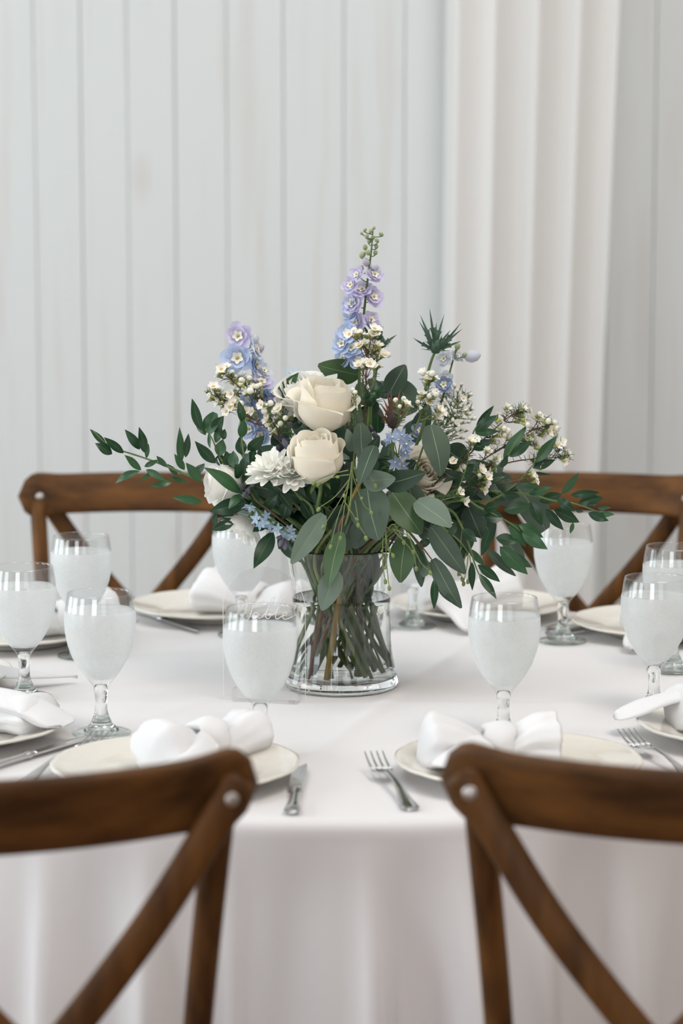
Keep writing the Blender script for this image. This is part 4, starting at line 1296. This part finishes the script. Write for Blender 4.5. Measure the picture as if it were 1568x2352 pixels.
# ------------------------------------------------------------------ delphiniums and star flowers
def floret_mesh(m, size, npet=5, narrow=False, seed=0, inner=True):
    rnd = random.Random(seed)
    V, F, mi = [], [], []
    def add(vf, k):
        b = len(V)
        V.extend(vf[0]); F.extend([tuple(i + b for i in f) for f in vf[1]]); mi.extend([k] * len(vf[1]))
    for ring in range(1 if narrow else 2):
        for i in range(npet):
            a = 2 * PI * (i + 0.5 * ring) / npet + rnd.uniform(-0.15, 0.15)
            L = size * (1 if ring == 0 else 0.78) * rnd.uniform(0.9, 1.08)
            el = rnd.uniform(0.1, 0.35) + 0.3 * ring
            t = (L * math.cos(a) * math.cos(el), L * math.sin(a) * math.cos(el), L * math.sin(el))
            add(leaf_geo((0.0008 * math.cos(a), 0.0008 * math.sin(a), 0), t, L * (0.52 if narrow else 0.95), (0, 0, 1), -0.10, 0.18, 'ruscus' if narrow else 'round', 0.0 if narrow else 0.22, 6, rnd), 0)
    if inner and not narrow:
        for i in range(5):
            a = 2 * PI * i / 5 + 0.3
            t = (size * 0.36 * math.cos(a), size * 0.36 * math.sin(a), size * 0.30)
            add(leaf_geo((0, 0, size * 0.12), t, size * 0.30, (0, 0, 1), 0, 0.2, 'round', 0, 4, rnd), 1)
        v, f = lathe([(size * 0.11, size * 0.16), (size * 0.09, size * 0.26), (0, size * 0.28)], 8)
        add((v, f), 2)
    if narrow:
        v, f = lathe([(size * 0.10, 0), (size * 0.09, size * 0.16), (0, size * 0.2)], 8)
        add((v, f), 1)
    sp = tube([(0, 0, 0.0005), (0, 0, -size * 0.25), (size * 0.05, 0, -size * 0.55)], [size * 0.16, size * 0.10, size * 0.04], 6)
    add(sp, 0)
    me = mesh(V, F, name='floret')
    me.materials.append(m); me.materials.append(M['bee']); me.materials.append(M['dark'])
    for p, k in zip(me.polygons, mi): p.material_index = k
    return me
def bud_mesh(m, k=1.0):
    v, f = lathe([(0, 0), (0.25 * k, 0.12), (0.42 * k, 0.45), (0.36 * k, 0.8), (0.12 * k, 1.05), (0, 1.1)], 10)
    me = mesh(v, f, name='bud'); me.materials.append(m)
    return me
FL = {k: [floret_mesh(M[k], 1.0, 5, False, s) for s in (1, 2, 3)] for k in ('lilac', 'peri', 'pale', 'slate')}
ST = {k: [floret_mesh(M[k], 1.0, 5, True, s) for s in (1, 2)] for k in ('blue', 'slate')}
BD = {k: bud_mesh(M[k], 0.6 if k in ('pod', 'graypurple') else 1.0) for k in ('bud', 'lbud', 'pale', 'wax', 'pod', 'graypurple', 'stem_pale', 'waxc')}
def put(root, name, me, p, axis, s, roll=0.0, under=None):
    o = obj(name, me, None, under or root)
    q = Vector(axis).normalized().to_track_quat('Z', 'Y').to_matrix() @ Matrix.Rotation(roll, 3, 'Z')
    o.matrix_local = Matrix.Translation(Vector(p) - root.location) @ q.to_4x4() @ Matrix.Scale(s, 4)
    return o
def spire(label, stem, florets, Y, seed, name='delphinium', cat='delphinium', group='delphiniums in the bouquet', base='stem'):
    """florets: (px, py, size_px, kind, axis or None)"""
    rnd = random.Random(seed)
    pts = pxpts(stem, Y)
    root = flower_root(name, label, cat, group, pts[0], 0.0028, M[base], pts, taper=0.35)
    S = spline(pts, 8)
    for f in florets:
        px, py, sp, kd = f[:4]
        dy = rnd.uniform(-0.010, 0.004)
        p = at(px, py, Y + dy)
        near = min(S, key=lambda q: (q - (p + Vector((0, 0, -0.006)))).length)
        ax = Vector(f[4]) if len(f) > 4 and f[4] else ((p - near).normalized() * 0.8 + Vector((rnd.uniform(-0.3, 0.3), -0.9, rnd.uniform(-0.1, 0.35))))
        ax.normalize()
        s = sp * 0.00062 * (0.64 if kd in ('lilac', 'peri', 'pale', 'slate') else 0.60)
        if kd in ('lilac', 'peri', 'pale', 'slate'):
            put(root, 'floret', rnd.choice(FL[kd]), p, ax, s, rnd.uniform(0, 6))
            back = p - ax * s * 0.5
        else:
            k = {'gbud': 'bud', 'lbud': 'lbud', 'wbud': 'pale'}[kd]
            put(root, 'bud', BD[k], p - ax * s, ax, s * 1.8)
            back = p - ax * s
        if (back - near).length > 0.003:
            place(root, 'pedicel', tube(spline([near, near.lerp(back, 0.55) + Vector((0, 0, -0.001)), back], 3), 0.0007, 5), M[base])
    return root
tall = []
rd = random.Random(77)
for px, py, s, k in [(808,800,46,'peri'), (790,822,42,'peri'), (822,828,40,'peri'), (786,790,44,'peri'), (800,765,46,'peri'), (788,770,36,'peri'), (818,742,44,'lilac'), (808,722,40,'peri'), (812,697,50,'lilac'), (832,668,44,'lilac'),
                     (856,684,44,'lilac'), (850,735,40,'lilac'), (806,655,36,'lilac'), (858,632,42,'lilac'), (820,632,34,'lilac'), (862,755,30,'lilac'), (845,790,34,'peri'), (800,700,36,'peri')]:
    tall.append((px, py, s, k))
for px, py, s, k in [(826,618,20,'lbud'), (840,602,20,'lbud'), (860,612,18,'wbud'), (832,585,16,'gbud'), (845,580,14,'gbud'), (838,568,13,'gbud'), (862,580,12,'gbud'), (848,553,13,'gbud'), (865,552,11,'gbud'),
                     (842,542,11,'gbud'), (856,545,11,'gbud'), (852,530,11,'gbud'), (875,538,11,'gbud'), (838,528,9,'gbud'), (830,536,8,'gbud'), (858,524,9,'gbud'), (864,566,11,'gbud')]:
    tall.append((px, py, s, k, (rd.uniform(-0.8, 0.8), -0.4, 0.6)))
spire('tall lilac-blue delphinium spire ending in green buds', [(832, 990), (825, 870), (832, 760), (842, 660), (852, 580), (856, 530)], tall, 0.02, 1)
left = [(548,772,56,'lilac',(-0.2,-0.95,0.15)), (546,822,62,'peri',(-0.1,-0.98,0.1)), (585,838,46,'peri',(0.8,-0.5,0.1)), (585,802,44,'pale',(0.9,-0.3,0.3)), (600,880,50,'lilac',(0.2,-0.6,0.75)), (604,852,36,'pale'), (575,918,50,'peri'),
        (612,912,46,'peri'), (632,938,46,'lilac'), (590,960,48,'peri'), (566,940,40,'peri'), (600,1000,44,'peri'), (575,985,44,'peri'), (625,905,36,'peri'), (655,960,36,'slate'), (648,1000,34,'slate')]
left += [(582, 782, 30, 'wbud', (0.4, -0.3, 0.9)), (596, 800, 22, 'lbud', (0.8, -0.3, 0.5))]
spire('shorter lilac-blue delphinium with open white-hearted florets at the left', [(690, 1080), (620, 960), (585, 870), (568, 800)], left, 0.0, 2)
right = [(1020,824,34,'pale',(-0.4,-0.8,0.2)), (1048,818,30,'pale',(0.5,-0.6,0.4)), (1018,884,36,'slate',(0,-0.9,0.3)), (1024,870,30,'pale'), (1030,905,30,'pale'), (965,990,34,'slate'), (985,1005,30,'slate')]
right += [(1085, 818, 34, 'wbud', (0.95, -0.2, 0.2)), (1050, 795, 16, 'gbud', (0.1, -0.2, 1)), (1066, 815, 12, 'gbud', (0.5, -0.2, 0.5))]
spire('pale delphinium with one white bud bending right of the thistle', [(975, 1020), (1020, 900), (1035, 845), (1050, 790)], right, 0.02, 3)

def tweedia(label, stem, florets, Y, seed, kind='blue'):
    rnd = random.Random(seed)
    pts = pxpts(stem, Y)
    root = flower_root('blue_tweedia', label, 'flower', 'small blue star flowers in the bouquet', pts[0], 0.0018, M['stem_pale'], pts, taper=0.6)
    for px, py, s, ax in florets:
        p = at(px, py, Y - 0.012 + rnd.uniform(-0.006, 0.006))
        put(root, 'star_flower', rnd.choice(ST[kind]), p, ax, s * 0.00062 * 0.55, rnd.uniform(0, 6))
        place(root, 'pedicel', tube([pts[-1].lerp(pts[-2], rnd.uniform(0, 0.4)), p - Vector(ax).normalized() * 0.002], 0.0008, 5), M['stem_pale'])
tweedia('slate-blue star flowers between the eucalyptus leaves', [(860, 1140), (900, 1080), (915, 1040)],
        [(902,1005,40,(-0.4,-0.7,0.6)), (922,1000,36,(0.3,-0.8,0.5)), (932,1020,42,(0.5,-0.8,0.1)), (930,1040,38,(0.4,-0.9,-0.2)), (908,1062,38,(-0.3,-0.9,0.1)), (926,1070,32,(0.5,-0.7,-0.3)), (890,1012,26,(-0.7,-0.6,0.2)), (940,1005,26,(0.8,-0.5,0.4))], -0.10, 1, 'slate')
tweedia('sky-blue star flowers trailing to the left of the vase mouth', [(690, 1235), (640, 1215), (600, 1180), (580, 1160)],
        [(574,1165,40,(-0.2,-0.6,-0.75)), (588,1192,30,(-0.6,-0.7,0.2)), (604,1198,30,(0.0,-0.9,0.4)), (620,1206,30,(0.1,-0.9,-0.2)), (636,1214,30,(-0.3,-0.8,0.4)), (655,1226,32,(0.2,-0.9,0.2)), (670,1232,28,(0.3,-0.8,-0.3)), (612,1185,26,(0.3,-0.7,0.6)), (596,1205,26,(-0.3,-0.8,-0.4)), (666,1216,26,(0.4,-0.7,0.5))], -0.09, 2)
tweedia('single sky-blue star flower peeping over a leaf at the top left', [(720, 1000), (690, 900), (672, 868)], [(668, 857, 40, (0.0, -0.2, 0.95))], 0.03, 3)

# ------------------------------------------------------------------ thistles, seed heads
def spiky(b, t, w, n, rnd):
    b, t, n = Vector(b), Vector(t), Vector(n)
    ax = t - b; L = ax.length; ax.normalize()
    n = (n - ax * n.dot(ax)).normalized(); sd = ax.cross(n)
    V, F = [], []
    prof = [(0, 0.25), (0.14, 0.45), (0.2, 1.0), (0.25, 0.5), (0.42, 0.55), (0.48, 1.0), (0.53, 0.42), (0.70, 0.34), (0.78, 0.24), (1.0, 0.0)]
    for u, wf in prof:
        c = b + ax * L * u + n * 0.06 * L * math.sin(PI * u)
        tip = 0.06 * L if wf == 1.0 else 0
        V += [c - sd * w * wf / 2 + ax * tip, c - n * w * 0.08, c + sd * w * wf / 2 + ax * tip]
    for i in range(len(prof) - 1):
        for j in range(2):
            q = i * 3 + j
            F.append((q, q + 1, q + 4, q + 3))
    return V, F
def thistle(label, px, py, Y, axis, stem, bracts, seed, hair=20, conem='thistle', cone=0.010, size=0.035):
    rnd = random.Random(seed)
    pts = pxpts(stem, Y)
    c = at(px, py, Y)
    root = flower_root('sea_holly', label, 'thistle', 'sea holly thistles in the bouquet', pts[0], 0.0026, M['stem'], pts + [c], taper=0.7)
    az = Vector(axis).normalized(); q = az.to_track_quat('Z', 'Y').to_matrix()
    V, F = lathe([(0, -0.004), (cone * 0.6, -0.002), (cone * 0.75, cone * 0.6), (cone * 0.55, cone * 1.5), (0, cone * 2)], 12)
    place(root, 'cone', ([c + q @ Vector(v) for v in V], F), M['cone'] if conem == 'stem_brown' else M[conem])
    if isinstance(bracts, int):
        bl = []
        for i in range(bracts):
            a, e = 2 * PI * i / bracts + rnd.uniform(-0.2, 0.2), rnd.uniform(0.35, 1.1)
            bl.append(c + q @ (Vector((math.cos(a) * math.cos(e), math.sin(a) * math.cos(e), math.sin(e))) * size * rnd.uniform(0.8, 1.2)))
    else:
        bl = [at(x, y, Y + rnd.uniform(-0.018, 0.014)) for x, y in bracts]
    for t in bl:
        d = (t - c).normalized()
        place(root, 'bract', spiky(c + d * 0.003, t, 0.0085, Vector((rnd.uniform(-0.5, 0.5), -1, rnd.uniform(-0.3, 0.5))), rnd), M[conem])
    for i in range(hair):
        a, e = rnd.uniform(0, 2 * PI), rnd.uniform(0.1, 1.0)
        d = q @ Vector((math.cos(a) * math.cos(e), math.sin(a) * math.cos(e), math.sin(e)))
        place(root, 'spine', tube([c, c + d * size * 0.35, c + d * size * 0.6], [0.0006, 0.0005, 0.0002], 4), M[conem])
thistle('tall green sea holly with a spiky crown of bracts', 1000, 806, -0.01, (0.05, -0.3, 0.95), [(965, 1000), (978, 880), (990, 830)],
        [(986,707), (964,722), (962,738), (1020,722), (1058,742), (1062,755), (948,776), (1060,783), (1002,740), (1035,757), (975,765), (1015,770), (1045,770), (990,760)], 1, 26)
thistle('green sea holly with bracts behind the middle waxflowers', 868, 800, 0.02, (0.3, -0.2, 0.9), [(850, 960), (862, 860), (866, 820)],
        [(912,768), (902,775), (880,748), (842,742), (803,748), (826,735), (890,790), (850,730)], 2, 12)
thistle('bright green sea holly among the central waxflower stems', 848, 925, -0.06, (0.4, -0.4, 0.8), [(838, 1080), (842, 1000), (846, 950)],
        [(892,876), (878,880), (860,885), (835,905), (884,900), (868,912), (840,890)], 3, 14, 'rus_lit')
thistle('brownish sea holly head with dark pointed spines', 903, 975, -0.07, (0.0, -0.45, 0.9), [(895, 1090), (900, 1030), (902, 995)],
        [(888,895), (898,890), (921,888), (872,925), (935,915), (864,945), (946,940), (880,915), (910,905), (928,925)], 4, 44, 'stem_brown', 0.013, 0.030)
def budhead(label, stem, buds, Y, kind, seed, name='seed_head', cat='seed head'):
    rnd = random.Random(seed)
    pts = pxpts(stem, Y)
    root = flower_root(name, label, cat, 'dark buds in the bouquet', pts[0], 0.0016, M['stem_brown'], pts, taper=0.6, short=True)
    for px, py, s, ax in buds:
        p = at(px, py, Y - 0.006 + rnd.uniform(-0.006, 0.004))
        a = Vector(ax).normalized()
        put(root, 'bud', BD[kind], p - a * s * 0.00025, a, s * 0.00050)
budhead('dark glossy buds between the chrysanthemum and the rose', [(700, 1130), (665, 1060), (650, 1010)], [(655,1018,38,(0.3,-0.5,-0.6)), (640,1030,30,(-0.2,-0.7,0.5)), (662,1042,40,(0.4,-0.4,-0.9)), (672,1030,30,(0.2,-0.6,-0.6)), (650,1045,26,(0,-0.9,-0.2))], -0.09, 'pod', 1)
budhead('grey-purple bud cluster beside the left ruscus leaf', [(640, 1190), (590, 1150), (570, 1120)], [(556,1118,34,(-0.5,-0.7,0.4)), (570,1128,36,(0.1,-0.9,0.2)), (580,1112,28,(0.4,-0.7,0.6)), (562,1135,26,(-0.3,-0.8,-0.4))], -0.09, 'graypurple', 2)
budhead('grey-purple buds hanging over the vase rim', [(700, 1240), (665, 1240), (650, 1240)], [(646,1245,30,(-0.3,-0.7,-0.7)), (655,1250,34,(0.0,-0.7,-0.8)), (642,1235,24,(-0.6,-0.7,0.1))], -0.095, 'graypurple', 3)
budhead('grey-purple buds behind the central grey leaf', [(850, 1090), (865, 1030), (860, 990)], [(862,1002,34,(-0.3,-0.7,0.6)), (880,1018,28,(0.3,-0.8,-0.3)), (852,985,26,(-0.2,-0.6,0.8)), (800,985,30,(0.1,-0.8,0.4)), (690,965,34,(0.2,-0.7,0.6)), (668,975,30,(-0.4,-0.7,0.3))], -0.05, 'graypurple', 4)

# ------------------------------------------------------------------ waxflowers
def wax_meshes():
    def make(open_):
        V, F, mi = [], [], []
        def add(vf, k):
            b = len(V)
            V.extend(vf[0]); F.extend([tuple(i + b for i in f) for f in vf[1]]); mi.extend([k] * len(vf[1]))
        add(lathe([(0, -0.9), (0.14, -0.8), (0.34, -0.2), (0.40, 0.0)], 8), 0)
        if open_:
            for i in range(5):
                a = 2 * PI * i / 5
                t = (0.80 * math.cos(a), 0.80 * math.sin(a), 0.34)
                add(leaf_geo((0.22 * math.cos(a), 0.22 * math.sin(a), 0.0), t, 0.74, (0, 0, 1), -0.10, 0.35, 'round', 0, 4, random.Random(i)), 1)
            add(lathe([(0.34, 0.0), (0.20, 0.06), (0, 0.10)], 8), 2)
        else:
            add(lathe([(0.36, -0.02), (0.50, 0.2), (0.44, 0.5), (0.2, 0.68), (0, 0.72)], 9), 1)
        me = mesh(V, F, name='waxflower')
        for k in ('waxc', 'wax', 'waxy'): me.materials.append(M[k])
        for p, k in zip(me.polygons, mi): p.material_index = k
        return me
    return make(True), make(False)
WX_O, WX_B = wax_meshes()
def waxflower(label, stem, flowers, Y, seed, needles=70, size=1.0, openp=0.7, base='stem_brown', bias=(0, -0.5, 0.5)):
    rnd = random.Random(seed)
    pts = pxpts(stem, Y)
    root = flower_root('waxflower_sprig', label, 'waxflower', 'waxflower sprigs in the bouquet', pts[0], 0.0016, M[base], pts, taper=0.35, short=seed % 3 != 0)
    S = spline(pts, 10)
    tw, nd = [], []
    anchors = list(S)
    for f in flowers:
        px, py = f[:2]
        p = at(px, py, Y + rnd.uniform(-0.022, 0.016))
        # join the flower to a spot lower on the stem
        k = min(range(len(S)), key=lambda i: (S[i] - p).length)
        k = max(0, k - rnd.randint(2, 7))
        b = S[k]
        mid = b.lerp(p, 0.55) + Vector((rnd.uniform(-0.004, 0.004), 0, -0.002))
        P = spline([b, mid, p], 4)
        tg = place(root, 'twig', tube(P, [0.0008, 0.0007, 0.0007, 0.0006, 0.0006, 0.0006, 0.0005, 0.0005, 0.0005], 4, cap=False), M[base])
        anchors += P[2:-1]
        ax = (p - b).normalized() + Vector(bias) * 0.7 + Vector((rnd.uniform(-0.4, 0.4), rnd.uniform(-0.4, 0.1), rnd.uniform(-0.3, 0.4)))
        s = size * (f[2] if len(f) > 2 else rnd.uniform(0.0084, 0.0104))
        put(root, 'flower', WX_O if rnd.random() < openp else WX_B, p, ax, s, rnd.uniform(0, 6), tg)
        if len(f) == 2 and rnd.random() < 0.75:
            e = at(px + rnd.uniform(-11, 11), py + rnd.uniform(-9, 11), Y + rnd.uniform(-0.014, 0.014))
            put(root, 'flower', WX_O if rnd.random() < 0.4 else WX_B, e, ax + Vector((rnd.uniform(-0.5, 0.5), 0, rnd.uniform(-0.4, 0.4))), s * 0.85, rnd.uniform(0, 6), tg)
            place(root, 'twiglet', tube(spline([mid, mid.lerp(e, 0.6), e], 3), 0.0005, 4, cap=False), M[base], tg)
    for i in range(needles):
        a = rnd.choice(anchors)
        d = Vector((rnd.uniform(-1, 1), rnd.uniform(-0.8, 0.5), rnd.uniform(-0.3, 1))).normalized()
        L = rnd.uniform(0.007, 0.015)
        nd.append(tube([a, a + d * L * 0.5 + Vector((0, 0, 0.0008)), a + d * L], [0.00055, 0.0005, 0.0002], 3, cap=False))
    o = place(root, 'needles', merge(nd), M['stem'] if base == 'stem' else M['euc_green'])
    o['kind'] = 'stuff'
    return root
waxflower('creamy waxflower sprig in front of the left delphinium', [(690, 1080), (640, 990), (590, 920), (545, 885), (510, 855)],
          [(508,848), (520,842), (500,862), (526,858), (540,872), (552,866), (548,885), (560,880), (572,872), (562,895), (538,898), (530,905), (575,900), (590,890), (585,872), (598,905), (602,886)], -0.02, 1, 110)
waxflower('creamy waxflower sprig reaching out lowest at the left', [(690, 1090), (630, 1000), (570, 955), (520, 925), (485, 905)],
          [(478,900), (482,915), (495,895), (490,888), (505,905), (512,912), (500,925), (510,935), (525,918), (528,935), (535,925), (520,945), (545,935), (555,930), (565,945), (560,962)], -0.03, 2, 110)
waxflower('waxflower buds in front of the left delphinium foot', [(710, 1090), (680, 1020), (655, 960), (635, 925)],
          [(622,928), (640,938), (630,948), (650,930), (642,955), (632,968), (655,962), (668,955), (610,945), (625,985), (612,965), (645,975), (600,930), (580,945)], -0.05, 3, 90, 0.95, 0.45, 'stem')
waxflower('white waxflower sprig rising in the middle before the tall delphinium', [(825, 1090), (835, 980), (840, 880), (848, 790)],
          [(802,768), (815,762), (828,765), (845,772), (860,755), (868,758), (838,788), (825,795), (852,800), (842,806), (862,790), (872,805), (866,812), (880,815), (822,838), (838,832), (850,836), (832,845), (858,842), (870,840), (845,828), (816,770), (856,768)], -0.05, 4, 130)
waxflower('waxflower buds right of the upper ivory rose', [(825, 1090), (820, 1000), (808, 930)], [(790,907,0.0074), (803,907,0.0078), (810,898,0.0070), (816,903,0.0066), (800,968,0.007), (786,972,0.007)], -0.085, 5, 40, 1.0, 0.1, 'stem')
waxflower('white waxflower buds above the brown thistle', [(890, 1090), (905, 1010), (918, 950)], [(909,922,0.0078), (926,918,0.0075), (934,926,0.0075), (940,932,0.008), (918,935,0.006)], -0.10, 6, 50, 1.0, 0.25, 'stem')
waxflower('white waxflower sprig below the tall sea holly', [(905, 1090), (945, 1000), (975, 930), (988, 870)],
          [(972,858), (982,862), (992,860), (998,868), (985,872), (962,918), (975,905), (985,912), (992,920), (1000,908), (1010,940), (1016,948), (1005,955), (985,925), (968,905)], -0.06, 7, 130, 1.0, 0.7, 'stem_pale')
waxflower('green-budded waxflower bush right of the sea holly', [(930, 1090), (990, 1020), (1040, 950), (1068, 905)],
          [(1035 + 48 * math.cos(i * 2.4) * math.sqrt(i / 46.0) + 8, 945 + 66 * math.sin(i * 2.4) * math.sqrt(i / 46.0), 0.0052 if i % 3 else 0.0066) for i in range(46)], 0.03, 8, 160, 1.0, 0.45, 'stem_pale')
waxflower('airy waxflower sprig highest on the right', [(985, 1120), (1060, 1060), (1120, 1000), (1165, 960), (1195, 940)],
          [(1200,935), (1208,942), (1202,955), (1192,968), (1205,965), (1145,958), (1165,935), (1150,1000), (1162,990), (1135,1010), (1195,950)], -0.02, 9, 150, 1.0, 0.8, bias=(0.8, -0.2, 0.2))
waxflower('airy waxflower sprig pointing right between ruscus leaves', [(985, 1125), (1070, 1080), (1150, 1030), (1220, 990), (1260, 975)],
          [(1270,972), (1275,985), (1262,990), (1268,998), (1240,955), (1250,960), (1255,968), (1205,1005), (1215,1010), (1225,1000), (1232,1020), (1240,1030), (1180,1020), (1172,1008), (1245,1000)], -0.01, 10, 190, 1.0, 0.8, bias=(0.9, -0.2, 0.1))
waxflower('waxflower sprig ending in the outermost single blossom at the right', [(985, 1130), (1080, 1090), (1180, 1060), (1260, 1052), (1295, 1050)],
          [(1305,1040,0.0085), (1303,1055,0.0088), (1296,1060,0.008), (1280,1022), (1288,1018), (1240,1070), (1130,1060), (1142,1052), (1120,1035), (1135,1070)], -0.03, 11, 170, 1.0, 0.85, bias=(0.95, -0.2, 0.0))
waxflower('waxflower sprig in front of the chair rail on the right', [(985, 1140), (1060, 1115), (1140, 1110), (1210, 1100)],
          [(1228,1095,0.0085), (1230,1105,0.0085), (1222,1088,0.008), (1120,1095), (1124,1085), (1118,1108), (1112,1125), (1105,1080), (1095,1095)], -0.05, 12, 90, 1.0, 0.9, bias=(0.9, -0.3, 0.0))
waxflower('two white waxflower blossoms low among the dark right-hand leaves', [(960, 1170), (1010, 1150), (1050, 1140)], [(1056,1130,0.009), (1068,1150,0.0095), (1080,1010,0.007)], -0.10, 13, 50, 1.0, 1.0, 'stem_pale', bias=(0.3, -0.9, 0.2))
waxflower('brown-stemmed waxflower twigs by the cream rose', [(960, 1160), (1000, 1110), (1040, 1080), (1075, 1050)], [(1085,1012), (1092,1010), (1060,1075), (1040,1060)], -0.08, 14, 150, 1.0, 0.7)
